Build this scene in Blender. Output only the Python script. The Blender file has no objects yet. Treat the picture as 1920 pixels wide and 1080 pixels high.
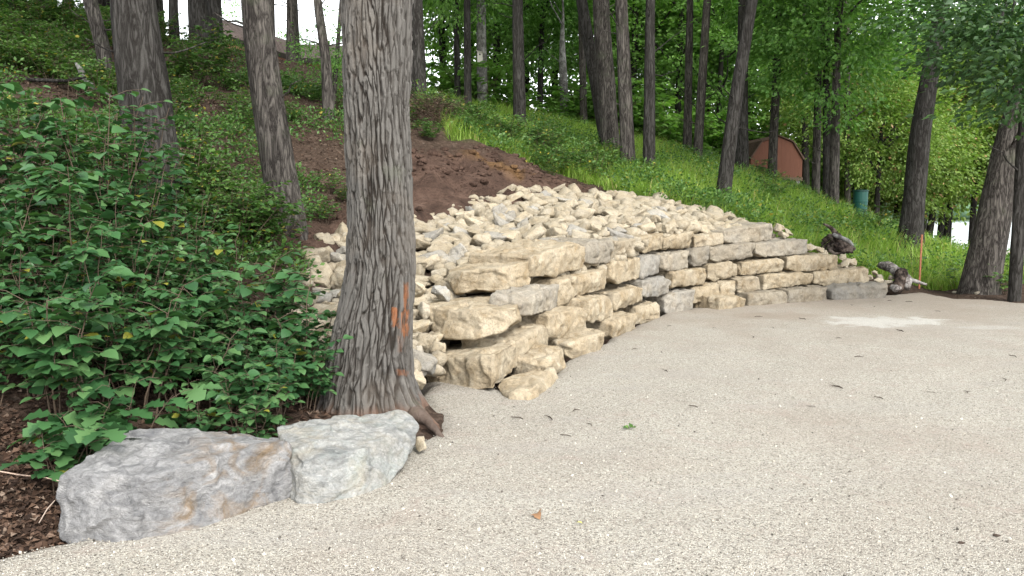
import bpy, bmesh, math, random
import numpy as np
from mathutils import Vector, Matrix

# ------------------------------------------------------------------ camera, sky, sun, exposure
F, PITCH, CAMZ = 1500.0, math.atan(140.0 / 1500.0), 1.6
SP, CP = math.sin(PITCH), math.cos(PITCH)
scene = bpy.context.scene
COL = scene.collection
cam_data = bpy.data.cameras.new('camera')
cam_data.sensor_width = 36.0
cam_data.lens = 36.0 * F / 1920.0
cam_data.clip_start, cam_data.clip_end = 0.05, 4000.0
cam = bpy.data.objects.new('camera', cam_data)
cam.location = (0, 0, CAMZ)
cam.rotation_euler = (math.pi / 2 - PITCH, 0, 0)
COL.objects.link(cam)
scene.camera = cam

SUN_EL, SUN_AZ = math.radians(44), math.radians(155)      # azimuth clockwise from +Y: high, behind the camera on the right
world = bpy.data.worlds.new('World')
scene.world = world
world.use_nodes = True
wn, wl = world.node_tree.nodes, world.node_tree.links
for n in list(wn): wn.remove(n)
w_out = wn.new('ShaderNodeOutputWorld'); w_bg = wn.new('ShaderNodeBackground')
w_sky = wn.new('ShaderNodeTexSky'); w_hsv = wn.new('ShaderNodeHueSaturation')
w_sky.sky_type = 'NISHITA'; w_sky.sun_disc = False
w_sky.sun_elevation = SUN_EL; w_sky.sun_rotation = SUN_AZ
w_sky.air_density = 1.0; w_sky.dust_density = 1.0; w_sky.ozone_density = 1.0
w_hsv.inputs['Saturation'].default_value = 0.16           # overcast: a nearly white sky
w_bg.inputs['Strength'].default_value = 0.15
wl.new(w_sky.outputs[0], w_hsv.inputs['Color']); wl.new(w_hsv.outputs[0], w_bg.inputs[0]); wl.new(w_bg.outputs[0], w_out.inputs[0])
sun_data = bpy.data.lights.new('sun', 'SUN')
sun_data.energy = 1.0; sun_data.angle = math.radians(20); sun_data.color = (1.0, 0.96, 0.9)
sun = bpy.data.objects.new('sun', sun_data)
sd = Vector((math.sin(SUN_AZ) * math.cos(SUN_EL), math.cos(SUN_AZ) * math.cos(SUN_EL), math.sin(SUN_EL)))
sun.rotation_euler = sd.to_track_quat('Z', 'Y').to_euler()
COL.objects.link(sun)
scene.view_settings.view_transform = 'Standard'
scene.view_settings.look = 'None'
scene.view_settings.exposure = 2.0
scene.view_settings.gamma = 1.0
try:
    scene.cycles.max_bounces = 6; scene.cycles.transparent_max_bounces = 4
    scene.cycles.use_denoising = True
except Exception: pass

RNG = np.random.default_rng(7)

# ------------------------------------------------------------------ helpers
def W(px, py, d):
    """The point of the place seen at photo pixel (px, py), d metres ahead."""
    u, v = (px - 960.0) / F, (540.0 - py) / F
    k = d / (CP + SP * v)
    return np.array([k * u, d, CAMZ + k * (-SP + CP * v)])

def G(px, py, z=0.0):
    """The point at height z seen at photo pixel (px, py)."""
    u, v = (px - 960.0) / F, (540.0 - py) / F
    k = (z - CAMZ) / (-SP + CP * v)
    return np.array([k * u, k * (CP + SP * v), z])

def project(V):
    x, y, z = V[:, 0], V[:, 1], V[:, 2] - CAMZ
    dep = y * CP - z * SP
    return 960 + F * x / dep, 540 - F * (y * SP + z * CP) / dep

def _hash(ix, iy, iz, seed):
    h = (ix * 374761393 + iy * 668265263 + iz * 2147483647 + seed * 974634777) & 0xFFFFFFFF
    h = ((h ^ (h >> 13)) * 1274126177) & 0xFFFFFFFF
    h = h ^ (h >> 16)
    h = (h * 2246822519) & 0xFFFFFFFF
    return ((h ^ (h >> 15)) & 0xFFFFFF) / float(0xFFFFFF)

def vnoise(P, seed=0):
    """value noise in -1..1 at N x 3 points"""
    P = np.asarray(P, float)
    I = np.floor(P).astype(np.int64); f = P - I
    f = f * f * f * (f * (f * 6 - 15) + 10)
    x, y, z = I[:, 0], I[:, 1], I[:, 2]
    r = 0
    for dx in (0, 1):
        wx = f[:, 0] if dx else 1 - f[:, 0]
        for dy in (0, 1):
            wy = f[:, 1] if dy else 1 - f[:, 1]
            for dz in (0, 1):
                wz = f[:, 2] if dz else 1 - f[:, 2]
                r = r + wx * wy * wz * _hash(x + dx, y + dy, z + dz, seed)
    return r * 2 - 1

def fbm(P, seed=0, octaves=4, gain=0.5):
    P = np.asarray(P, float); a, s, t = 1.0, 0.0, 0.0
    for k in range(octaves):
        s = s + a * vnoise(P * (2.03 ** k) + 17.3 * k, seed + k); t += a; a *= gain
    return s / t

def xy3(x, y): return np.stack([x, y, np.zeros_like(x)], 1)

def make_mesh(name, V, Fq, material=None, smooth=True, attrs=None):
    """mesh from an N x 3 array and an M x 3 or M x 4 index array"""
    V = np.asarray(V, np.float32); Fq = np.asarray(Fq, np.int32)
    m = bpy.data.meshes.new(name)
    k = Fq.shape[1]
    m.vertices.add(len(V)); m.vertices.foreach_set('co', V.ravel())
    m.loops.add(Fq.size); m.loops.foreach_set('vertex_index', Fq.ravel())
    m.polygons.add(len(Fq))
    m.polygons.foreach_set('loop_start', np.arange(0, Fq.size, k, dtype=np.int32))
    m.polygons.foreach_set('loop_total', np.full(len(Fq), k, np.int32))
    m.polygons.foreach_set('use_smooth', np.full(len(Fq), smooth, bool))
    if attrs:
        for an, av in attrs.items():
            a = m.attributes.new(an, 'FLOAT', 'POINT'); a.data.foreach_set('value', np.asarray(av, np.float32))
    m.update(calc_edges=True); m.validate()
    if material: m.materials.append(material)
    return m

def link(name, mesh, parent=None, loc=(0, 0, 0)):
    o = bpy.data.objects.new(name, mesh); COL.objects.link(o)
    o.location = loc
    if parent: o.parent = parent
    return o

def tag(o, label=None, cat=None, group=None, kind=None):
    if label: o['label'] = label
    if cat: o['category'] = cat
    if group: o['group'] = group
    if kind: o['kind'] = kind
    return o

def thing(name, loc, label, cat, group=None, rz=0.0):
    o = bpy.data.objects.new(name, None); COL.objects.link(o)
    o.empty_display_size = 0.2
    o.location = loc; o.rotation_euler = (0, 0, rz)
    return tag(o, label, cat, group)

def copy_tree(o, parent=None):
    c = o.copy(); COL.objects.link(c)
    if parent: c.parent = parent
    for ch in list(o.children): copy_tree(ch, c)
    return c

def tri_to_quadless(F3): return np.asarray(F3, np.int32)

_ICO = {}
def ico(sub):
    if sub not in _ICO:
        bm = bmesh.new(); bmesh.ops.create_icosphere(bm, subdivisions=sub, radius=1.0)
        V = np.array([v.co[:] for v in bm.verts]); bm.verts.index_update()
        T = np.array([[v.index for v in f.verts] for f in bm.faces], np.int32)
        bm.free(); _ICO[sub] = (V / np.linalg.norm(V, axis=1)[:, None], T)
    return _ICO[sub]

def hull_planes(P):
    bm = bmesh.new()
    for p in P: bm.verts.new(p)
    bmesh.ops.convex_hull(bm, input=bm.verts)
    bm.normal_update()
    N, H = [], []
    for f in bm.faces:
        n = np.array(f.normal[:]); c = np.array(f.calc_center_median()[:])
        if np.linalg.norm(n) < 1e-6: continue
        h = n @ c
        if h < 0: n, h = -n, -h
        N.append(n); H.append(max(h, 1e-3))
    bm.free()
    N, H = np.array(N), np.array(H); keep = []
    for i in range(len(N)):
        if all(N[i] @ N[j] < .995 or abs(H[i] - H[j]) > .03 for j in keep): keep.append(i)
    return N[keep], H[keep]

def facets(V, nrm, size, seed, k=26.0, slope=.35):
    """broken-stone relief: every patch of the surface gets a tilt of its own"""
    r = np.random.default_rng(seed)
    span = V.max(0) - V.min(0)
    n = int(np.clip(2.2 * (span[0] * span[1] + span[1] * span[2] + span[0] * span[2]) / size ** 2, 14, 260))
    pick = r.integers(0, len(V), n); C = V[pick]; g = r.normal(size=(n, 3)) * slope; b = r.normal(size=n) * size * .10
    out = np.zeros(len(V))
    for i in range(0, len(V), 8000):
        D = V[i:i + 8000, None, :] - C[None]
        dist = np.sqrt((D ** 2).sum(2)) / size
        w = np.exp(-k * (dist - dist.min(1)[:, None])); w /= w.sum(1)[:, None]
        out[i:i + 8000] = (w * ((D * g[None]).sum(2) + b[None])).sum(1)
    return out

_BOX = {}
def boxgrid(nx_, ny_, nz_):
    key = (nx_, ny_, nz_)
    if key not in _BOX:
        bm = bmesh.new(); faces = []
        def face(n1, n2, f):
            g = [[bm.verts.new(f(a / n1 * 2 - 1, b / n2 * 2 - 1)) for b in range(n2 + 1)] for a in range(n1 + 1)]
            for a in range(n1):
                for b in range(n2): bm.faces.new((g[a][b], g[a + 1][b], g[a + 1][b + 1], g[a][b + 1]))
        for s_ in (-1, 1):
            face(nx_, ny_, lambda a, b: (a * s_, b, s_)); face(ny_, nz_, lambda a, b: (s_, a * s_, b)); face(nz_, nx_, lambda a, b: (b, s_, a * s_))
        bmesh.ops.remove_doubles(bm, verts=bm.verts, dist=1e-4); bm.verts.index_update()
        V = np.array([v.co[:] for v in bm.verts]); Q = np.array([[v.index for v in f.verts] for f in bm.faces], np.int32); bm.free(); _BOX[key] = (V, Q)
    return _BOX[key]

def rock(P, sub=4, p=14, amp=0.02, freq=6.0, seed=0, strata=0.0, chips=0.5, flat=False, grow=1.03, facet=0.0, fsize=.2, step=None, axis=None):
    """stone whose outline is the hull of points P: vertices, faces and the middle of its base"""
    P = np.asarray(P, float); Rm = np.eye(3)
    if axis is not None:
        a = np.array([axis[0], axis[1], 0.]); a /= np.linalg.norm(a); Rm = np.array([a, [-a[1], a[0], 0], [0, 0, 1]])
    P = P @ Rm.T
    lo, hi = P.min(0), P.max(0)
    c, s = (lo + hi) / 2, np.maximum((hi - lo) / 2, 1e-3)
    N, H = hull_planes((P - c) / s)
    if step: D, T = boxgrid(*[max(4, int(round(2 * q_ / step))) for q_ in s])
    else: D, T = ico(sub)
    g = np.maximum(D @ N.T / H[None, :], 1e-4)
    r = ((g ** p).sum(1)) ** (-1.0 / p) * grow
    V = D * r[:, None] * s + c
    gw = (g / g.max(1)[:, None]) ** 10; nrm = (gw @ (N / s)); nrm /= np.linalg.norm(nrm, axis=1)[:, None]
    q = V * freq
    d = fbm(q * 0.45, seed, 3) * 1.3 + fbm(q * 1.4, seed + 9, 4) * 0.75
    rid = 1 - np.abs(fbm(q * np.array([.8, .8, 1.1]), seed + 21, 3)) * 2
    d -= chips * np.clip(rid - 0.45, 0, 1) * 1.6
    if facet: V = V + nrm * (facets(V + .25 * fsize * np.stack([fbm(q * 1.2, seed + 40 + a, 2) for a in range(3)], 1), nrm, fsize, seed) * facet)[:, None]
    V = V + nrm * (d * amp)[:, None]
    if strata:
        lay = fbm(V * np.array([1.2, 1.2, 14.0]) + fbm(V * 2.5, seed + 3, 2)[:, None] * 0.5, seed + 31, 3)
        side = 1 - np.abs(nrm[:, 2])
        V = V + nrm * (np.round(lay * 3) / 3 * 0.6 + lay * 0.4)[:, None] * (strata * side)[:, None]
    V = V @ Rm; base = np.array([c[0], c[1], lo[2]]) @ Rm
    return V - base, T, base

def inside(poly, x, y):
    poly = np.asarray(poly, float); r = np.zeros(x.shape, bool); n = len(poly)
    for i in range(n):
        x1, y1 = poly[i]; x2, y2 = poly[(i + 1) % n]
        c = ((y1 > y) != (y2 > y)) & (x < (x2 - x1) * (y - y1) / ((y2 - y1) if y2 != y1 else 1e-9) + x1)
        r ^= c
    return r

def sdist(poly, x, y):
    """signed distance to a polygon in plan, positive inside"""
    poly = np.asarray(poly, float); best = np.full(x.shape, 1e9); n = len(poly)
    for i in range(n):
        a, b = poly[i], poly[(i + 1) % n]; ab = b - a
        t = np.clip(((x - a[0]) * ab[0] + (y - a[1]) * ab[1]) / max(ab @ ab, 1e-9), 0, 1)
        best = np.minimum(best, np.hypot(x - a[0] - t * ab[0], y - a[1] - t * ab[1]))
    return np.where(inside(poly, x, y), best, -best)

def smooth01(t): t = np.clip(t, 0, 1); return t * t * (3 - 2 * t)

def tube(path, radii, seg=10, seed=0, wob=0.0, lobes=None, cap=True):
    """swept tube through points; returns V, quads"""
    path = np.asarray(path, float); radii = np.asarray(radii, float); n = len(path)
    tang = np.gradient(path, axis=0); tang /= np.linalg.norm(tang, axis=1)[:, None] + 1e-12
    ref = np.array([1.0, 0, 0]) if abs(tang[0, 0]) < 0.8 else np.array([0, 1.0, 0])
    th = np.linspace(0, 2 * math.pi, seg, endpoint=False)
    V = np.zeros((n, seg, 3))
    for i in range(n):
        a = ref - tang[i] * (ref @ tang[i]); a /= np.linalg.norm(a); b = np.cross(tang[i], a); ref = a
        V[i] = path[i] + radii[i] * (np.cos(th)[:, None] * a + np.sin(th)[:, None] * b)
    if wob:
        flat = V.reshape(-1, 3); nz = fbm(flat * 5, seed, 3)
        V = (path[:, None, :] + (V - path[:, None, :]) * (1 + wob * nz.reshape(n, seg, 1)))
    idx = np.arange(n * seg).reshape(n, seg)
    Q = np.stack([idx[:-1], np.roll(idx[:-1], -1, 1), np.roll(idx[1:], -1, 1), idx[1:]], -1).reshape(-1, 4)
    V = V.reshape(-1, 3)
    if cap:
        for row, flip in ((idx[0], True), (idx[-1], False)):
            c = len(V); V = np.vstack([V, V[row].mean(0)])
            nx = np.roll(row, -1)
            q = np.stack([row, row if False else nx, np.full(seg, c), np.full(seg, c)], 1)
            tri = np.stack([nx, row, np.full(seg, c)], 1) if flip else np.stack([row, nx, np.full(seg, c)], 1)
            # two neighbouring fan triangles as one quad
            qs = [[tri[k][0], tri[k][1], tri[(k + (-1 if flip else 1)) % seg][1] if not flip else tri[k][1], c] for k in range(0)]
            step = [(row[k], row[(k + 1) % seg], row[(k + 2) % seg], c) for k in range(0, seg - seg % 2, 2)]
            step = np.array(step)
            if flip: step = step[:, ::-1]
            Q = np.vstack([Q, step])
    return V, Q

def merge(parts):
    Vs, Fs, o = [], [], 0
    for V, Q in parts:
        Vs.append(V); Fs.append(np.asarray(Q) + o); o += len(V)
    return np.vstack(Vs), np.vstack(Fs)

def frames(axis, normal):
    """rotation matrices (N,3,3): columns side, axis, normal"""
    a = axis / (np.linalg.norm(axis, axis=1)[:, None] + 1e-9)
    s = np.cross(a, normal); s /= np.linalg.norm(s, axis=1)[:, None] + 1e-9
    n = np.cross(s, a)
    return np.stack([s, a, n], 2)

def scatter(tv, tf, pos, R, size):
    """copies of a small template: V, F"""
    n, k = len(pos), len(tv)
    size = np.asarray(size)
    if size.ndim == 1: size = size[:, None]
    V = np.einsum('nij,nkj->nki', R, tv[None] * size[:, None, :]) + pos[:, None, :]
    Fq = (tf[None] + (np.arange(n) * k)[:, None, None]).reshape(-1, tf.shape[1])
    return V.reshape(-1, 3), Fq

LEAF4 = (np.array([[0, 0, 0], [.30, .45, .05], [0, 1, -.06], [-.30, .45, .05]], float), np.array([[0, 1, 2, 3]]))
def ovate():
    rows = [(0, .03, 0), (.22, .33, .035), (.5, .40, .03), (.78, .24, -.01), (1.0, .015, -.09)]
    V = []
    for y, w, z in rows: V += [[-w, y, z + w * .22], [0, y, z], [w, y, z + w * .22]]
    Q = []
    for r in range(4):
        for c in range(2):
            a = r * 3 + c; Q.append([a, a + 1, a + 4, a + 3])
    return np.array(V, float), np.array(Q)
OVATE = ovate()
def lobed():
    rows = [(0, .02, 0), (.2, .34, .03), (.34, .2, .03), (.5, .48, .02), (.64, .24, 0), (.8, .3, -.03), (1.0, .02, -.1)]
    V = []
    for y, w, z in rows: V += [[-w, y + w * .12, z + w * .15], [0, y, z], [w, y + w * .12, z + w * .15]]
    Q = []
    for r in range(len(rows) - 1):
        for c in range(2):
            a = r * 3 + c; Q.append([a, a + 1, a + 4, a + 3])
    return np.array(V, float), np.array(Q)
LOBED = lobed()
BLADE = (np.array([[-.5, 0, 0], [.5, 0, 0], [.38, .55, .10], [-.38, .55, .10], [.04, 1, .42], [-.04, 1, .42]], float), np.array([[0, 1, 2, 3], [3, 2, 4, 5]]))

# ------------------------------------------------------------------ materials
def new_mat(name):
    m = bpy.data.materials.new(name); m.use_nodes = True
    nt = m.node_tree
    for n in list(nt.nodes): nt.nodes.remove(n)
    out = nt.nodes.new('ShaderNodeOutputMaterial')
    return m, nt, out

class NT:
    """short-hand for building node trees"""
    def __init__(s, nt): s.nt = nt
    def n(s, t, **kw):
        x = s.nt.nodes.new(t)
        for k, v in kw.items(): setattr(x, k, v)
        return x
    def l(s, a, b): s.nt.links.new(a, b)
    def coord(s, scale=(1, 1, 1), kind='Object'):
        tc = s.n('ShaderNodeTexCoord'); mp = s.n('ShaderNodeMapping'); mp.inputs['Scale'].default_value = scale
        s.l(tc.outputs[kind], mp.inputs[0]); return mp.outputs[0]
    def world(s, scale=(1, 1, 1)):
        g = s.n('ShaderNodeNewGeometry'); mp = s.n('ShaderNodeMapping'); mp.inputs['Scale'].default_value = scale
        s.l(g.outputs['Position'], mp.inputs[0]); return mp.outputs[0]
    def noise(s, vec, scale, detail=4, rough=.55, dist=0.0):
        t = s.n('ShaderNodeTexNoise'); t.inputs['Scale'].default_value = scale; t.inputs['Detail'].default_value = detail
        t.inputs['Roughness'].default_value = rough; t.inputs['Distortion'].default_value = dist
        s.l(vec, t.inputs['Vector']); return t.outputs[0]
    def voro(s, vec, scale, feature='F1', out='Distance', rnd=1.0):
        t = s.n('ShaderNodeTexVoronoi'); t.feature = feature; t.inputs['Scale'].default_value = scale
        t.inputs['Randomness'].default_value = rnd
        s.l(vec, t.inputs['Vector']); return t.outputs[out]
    def ramp(s, fac, stops, interp='LINEAR'):
        r = s.n('ShaderNodeValToRGB'); r.color_ramp.interpolation = interp
        e = r.color_ramp.elements
        while len(e) < len(stops): e.new(0.5)
        for k, (p, c) in enumerate(stops):
            e[k].position = p
            c = (c, c, c) if not hasattr(c, '__len__') else c
            e[k].color = (*c, 1)
        s.l(fac, r.inputs[0]); return r.outputs[0]
    def mix(s, fac, a, b, mode='MIX'):
        m = s.n('ShaderNodeMix'); m.data_type = 'RGBA'; m.blend_type = mode
        for sock, v in ((m.inputs[0], fac), (m.inputs[6], a), (m.inputs[7], b)):
            if hasattr(v, 'is_linked') or isinstance(v, bpy.types.NodeSocket): s.l(v, sock)
            elif hasattr(v, '__len__'): sock.default_value = (*v, 1)
            else: sock.default_value = v
        return m.outputs[2]
    def math(s, op, a, b=None, c=None):
        m = s.n('ShaderNodeMath'); m.operation = op
        for i, v in enumerate((a, b, c)):
            if v is None: continue
            if isinstance(v, bpy.types.NodeSocket): s.l(v, m.inputs[i])
            else: m.inputs[i].default_value = v
        return m.outputs[0]
    def attr(s, name):
        a = s.n('ShaderNodeAttribute'); a.attribute_name = name; return a.outputs['Fac']
    def bump(s, h, strength=.5, dist=.02, normal=None):
        b = s.n('ShaderNodeBump'); b.inputs['Strength'].default_value = strength; b.inputs['Distance'].default_value = dist
        s.l(h, b.inputs['Height'])
        if normal: s.l(normal, b.inputs['Normal'])
        return b.outputs[0]
    def bsdf(s, color, rough=.9, normal=None, spec=.25):
        p = s.n('ShaderNodeBsdfPrincipled')
        if isinstance(color, bpy.types.NodeSocket): s.l(color, p.inputs['Base Color'])
        else: p.inputs['Base Color'].default_value = (*color, 1)
        if isinstance(rough, bpy.types.NodeSocket): s.l(rough, p.inputs['Roughness'])
        else: p.inputs['Roughness'].default_value = rough
        p.inputs['Specular IOR Level'].default_value = spec
        if normal: s.l(normal, p.inputs['Normal'])
        return p.outputs[0]

def plain(name, color, rough=.7, var=.25, scale=8.0, bump=.3, metal=0.0):
    m, nt, out = new_mat(name); k = NT(nt); v = k.coord()
    nz = k.noise(v, scale, 5)
    c = k.mix(nz, tuple(x * (1 - var) for x in color), tuple(min(1, x * (1 + var)) for x in color))
    k.l(k.bsdf(c, rough, k.bump(k.noise(v, scale * 5, 4), bump, .01)), out.inputs[0])
    return m

def limestone(name, cream, tan, ochre, grey, size=1.0):
    """stone with pits, ochre staining and grey weathering; the red of the object colour says how grey one stone is, the green how bright"""
    m, nt, out = new_mat(name); k = NT(nt)
    v = k.world(); oi = k.n('ShaderNodeObjectInfo')
    sp = k.n('ShaderNodeSeparateColor'); k.l(oi.outputs['Color'], sp.inputs[0])
    n1 = k.noise(v, 3.2 / size, 5, .6, .6)
    c = k.mix(k.ramp(n1, [(.34, 0), (.62, 1)]), cream, tan)
    n2 = k.noise(v, 5.5 / size, 6, .65, 1.1)
    c = k.mix(k.math('MULTIPLY', k.ramp(n2, [(.52, 0), (.72, 1)]), .75), c, ochre)
    n3 = k.noise(v, 2.1 / size, 6, .62, .8)
    gm = k.math('ADD', k.ramp(n3, [(.62, 0), (.8, .35)]), k.math('MULTIPLY', sp.outputs[0], k.ramp(n3, [(.30, .45), (.6, 1)])))
    gm = k.math('MINIMUM', gm, 1.0)
    gcol = k.mix(k.noise(v, 14 / size, 6, .7), tuple(x * .62 for x in grey), tuple(min(1, x * 1.3) for x in grey))
    c = k.mix(gm, c, gcol)
    fine = k.noise(v, 48 / size, 5, .75)
    c = k.mix(.55, c, k.ramp(fine, [(.3, .28), (.52, .98), (.7, 1.0)]), 'MULTIPLY')
    pit = k.voro(v, 62 / size)
    c = k.mix(k.ramp(pit, [(.05, .55), (.16, 0)]), c, tuple(x * .3 for x in ochre))
    c = k.mix(.6, c, k.ramp(k.noise(v, 9 / size, 7, .7, .7), [(.32, .52), (.5, 1)]), 'MULTIPLY')
    br = k.n('ShaderNodeHueSaturation'); k.l(c, br.inputs['Color']); k.l(sp.outputs[1], br.inputs['Value'])
    h = k.math('ADD', k.math('MULTIPLY', k.noise(v, 15 / size, 8, .68), 1.0), k.math('MULTIPLY', fine, .35))
    h = k.math('ADD', h, k.math('MULTIPLY', k.ramp(pit, [(0, 0), (.2, 1)]), .18))
    k.l(k.bsdf(br.outputs[0], .92, k.bump(h, .85, .03 * size), .15), out.inputs[0])
    return m

def bark(name, ridge, furrow, moss=None, sx=16.0, sz=2.4, strength=.9, mottled=None):
    m, nt, out = new_mat(name); k = NT(nt)
    v = k.coord((sx, sx, sz)); v2 = k.coord()
    a = k.noise(v, 1.0, 6, .6, .9)
    b = k.noise(k.coord((sx * .45, sx * .45, sz * .5)), 1.0, 3, .5, .4)
    h = k.math('ADD', k.math('ABSOLUTE', k.math('SUBTRACT', a, .5)), k.math('MULTIPLY', b, .12))
    c = k.mix(k.ramp(h, [(.06, 0), (.2, 1)]), furrow, ridge)
    big = k.noise(v2, 1.4, 4, .6)
    c = k.mix(.5, c, k.ramp(big, [(.3, .62), (.65, 1)]), 'MULTIPLY')
    if moss: c = k.mix(k.ramp(k.noise(v2, 2.2, 5, .65), [(.55, 0), (.72, .55)]), c, moss)
    if mottled: c = k.mix(k.ramp(k.noise(v2, 5.0, 5, .6), [(.48, 0), (.6, .8)]), c, mottled)
    c = k.mix(.4, c, k.ramp(k.noise(v2, 60, 4, .7), [(.3, .55), (.65, 1)]), 'MULTIPLY')
    k.l(k.bsdf(c, .95, k.bump(h, strength, .06), .1), out.inputs[0])
    return m

def leaf_mat(name, dark, mid, light, trans=.3, odd=None, odd_amt=.03, gloss=.45):
    m, nt, out = new_mat(name); k = NT(nt)
    g = k.n('ShaderNodeNewGeometry'); oi = k.n('ShaderNodeObjectInfo')
    r = g.outputs['Random Per Island']
    big = k.noise(k.world(), .8, 3, .5)
    f = k.math('ADD', k.math('MULTIPLY', r, .6), k.math('MULTIPLY', big, .35))
    f = k.math('ADD', f, k.math('MULTIPLY', oi.outputs['Random'], .15))
    c = k.ramp(f, [(.15, dark), (.5, mid), (.9, light)])
    if odd: c = k.mix(k.math('GREATER_THAN', k.math('FRACT', k.math('MULTIPLY', r, 37.7)), 1 - odd_amt), c, odd)
    tr = k.n('ShaderNodeBsdfTranslucent')
    tc = k.mix(1.0, c, (1.0, 1.15, .55), 'MULTIPLY'); k.l(tc, tr.inputs[0])
    ms = k.n('ShaderNodeMixShader'); ms.inputs[0].default_value = trans
    k.l(k.bsdf(c, gloss, None, .35), ms.inputs[1]); k.l(tr.outputs[0], ms.inputs[2])
    k.l(ms.outputs[0], out.inputs[0])
    return m

def gravel_mat():
    m, nt, out = new_mat('gravel'); k = NT(nt); v = k.world()
    cell = k.voro(v, 118, out='Color'); sc = k.n('ShaderNodeSeparateColor'); k.l(cell, sc.inputs[0])
    dist = k.voro(v, 118); d2 = k.voro(v, 210)
    c = k.ramp(sc.outputs[0], [(0, (.04, .036, .03)), (.14, (.18, .163, .14)), (.4, (.365, .335, .28)), (.8, (.475, .445, .38)), (1, (.58, .56, .495))])
    c2 = k.ramp(k.voro(v, 210, out='Color'), [(0, (.20, .18, .155)), (.5, (.365, .335, .283)), (1, (.485, .455, .39))])
    c = k.mix(.35, c, c2)
    big = k.noise(v, .55, 5, .6, .5)
    c = k.mix(k.ramp(big, [(.45, 0), (.68, .38)]), c, (.29, .245, .20))
    c = k.mix(k.ramp(k.noise(v, 1.3, 5, .65, .8), [(.52, 0), (.72, .25)]), c, (.22, .18, .145))
    c = k.mix(k.ramp(k.noise(k.world((.5, 2.2, 1)), .8, 5, .6), [(.52, 0), (.68, .4)]), c, (.33, .31, .28))
    pale = k.attr('pale'); c = k.mix(k.math('MULTIPLY', pale, .6), c, k.mix(sc.outputs[0], (.42, .405, .37), (.60, .585, .54)))
    c = k.mix(k.ramp(k.noise(v, 2.3, 6, .7, 1.2), [(.55, 0), (.72, .4)]), c, (.335, .255, .215))
    tan = k.attr('tan'); c = k.mix(k.math('MULTIPLY', tan, .6), c, (.25, .20, .155))
    h = k.math('ADD', k.math('SUBTRACT', 1.0, dist), k.math('MULTIPLY', k.math('SUBTRACT', 1.0, d2), .35))
    h = k.math('ADD', h, k.math('MULTIPLY', sc.outputs[1], .5))
    k.l(k.bsdf(c, .95, k.bump(h, .9, .010), .12), out.inputs[0])
    return m

def ground_mat():
    m, nt, out = new_mat('forest_soil'); k = NT(nt); v = k.world()
    soil = k.mix(k.noise(v, 5, 7, .7), (.030, .019, .014), (.085, .057, .042))
    litter = k.ramp(k.voro(v, 22, out='Color'), [(0, (.022, .015, .011)), (.5, (.062, .042, .03)), (.85, (.12, .085, .064)), (1, (.2, .165, .135))])
    lm = k.ramp(k.noise(v, 3.1, 5, .7), [(.38, 0), (.6, .8)])
    c = k.mix(lm, soil, litter)
    dn = k.noise(v, 2.2, 7, .7, .5)
    dirt = k.ramp(dn, [(.3, (.034, .021, .016)), (.55, (.082, .051, .038)), (.75, (.135, .088, .067))])
    c = k.mix(k.attr('dirt'), c, dirt)
    clay = k.ramp(k.noise(v, 6, 5, .6), [(.3, (.085, .045, .02)), (.7, (.17, .10, .045))])
    c = k.mix(k.attr('clay'), c, clay)
    gcol = k.mix(k.noise(v, 9, 5, .7), (.035, .07, .015), (.10, .16, .035))
    c = k.mix(k.math('MULTIPLY', k.attr('grass'), .85), c, gcol)
    h = k.math('ADD', k.noise(v, 7, 8, .7), k.math('MULTIPLY', k.voro(v, 22), .4))
    k.l(k.bsdf(c, .97, k.bump(h, 1.0, .08), .1), out.inputs[0])
    return m

M = {}
M['gravel'] = gravel_mat()
M['soil'] = ground_mat()
M['lime'] = limestone('cream_limestone', (.395, .34, .25), (.305, .245, .162), (.205, .14, .066), (.245, .236, .215))
M['rubble'] = limestone('pale_limestone', (.41, .36, .275), (.36, .30, .205), (.26, .195, .115), (.31, .30, .275), .55)
M['bark_grey'] = bark('grey_bark', (.125, .112, .098), (.020, .017, .015), (.06, .068, .042))
M['bark_dark'] = bark('dark_bark', (.07, .066, .060), (.016, .014, .012))
M['bark_pale'] = bark('pale_bark', (.19, .185, .17), (.08, .075, .07), None, 10, 3, .4, (.28, .275, .26))
M['leaf_near'] = leaf_mat('broad_leaf', (.020, .062, .022), (.043, .115, .038), (.10, .19, .068), .25, (.20, .20, .03), .012, .42)
M['leaf_low'] = leaf_mat('undergrowth_leaf', (.028, .07, .018), (.06, .135, .03), (.12, .21, .05), .32, (.35, .30, .05), .02)
M['leaf_dark'] = leaf_mat('dark_oak_leaf', (.04, .10, .024), (.075, .17, .042), (.14, .26, .07), .45)
M['leaf_mid'] = leaf_mat('maple_leaf', (.06, .14, .03), (.115, .245, .055), (.20, .35, .09), .48)
M['leaf_bright'] = leaf_mat('sun_toned_maple_leaf', (.08, .17, .035), (.14, .28, .06), (.24, .40, .11), .5)  # lit copy of the maple leaf: brightness is painted in against the shade
M['leaf_light'] = leaf_mat('lakeside_leaf', (.09, .17, .03), (.16, .26, .05), (.26, .34, .09), .42, (.38, .24, .12), .03)  # yellow-green, lightened: the daylight on these trees is put into the colour
M['leaf_bough'] = leaf_mat('shade_toned_oak_leaf', (.018, .045, .014), (.03, .075, .022), (.06, .12, .035), .25)  # dark look of the backlit boughs is put into the leaf colour
M['grass'] = leaf_mat('meadow_grass', (.12, .21, .026), (.21, .35, .05), (.38, .45, .13), .42, (.40, .34, .15), .06, .6)

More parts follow.
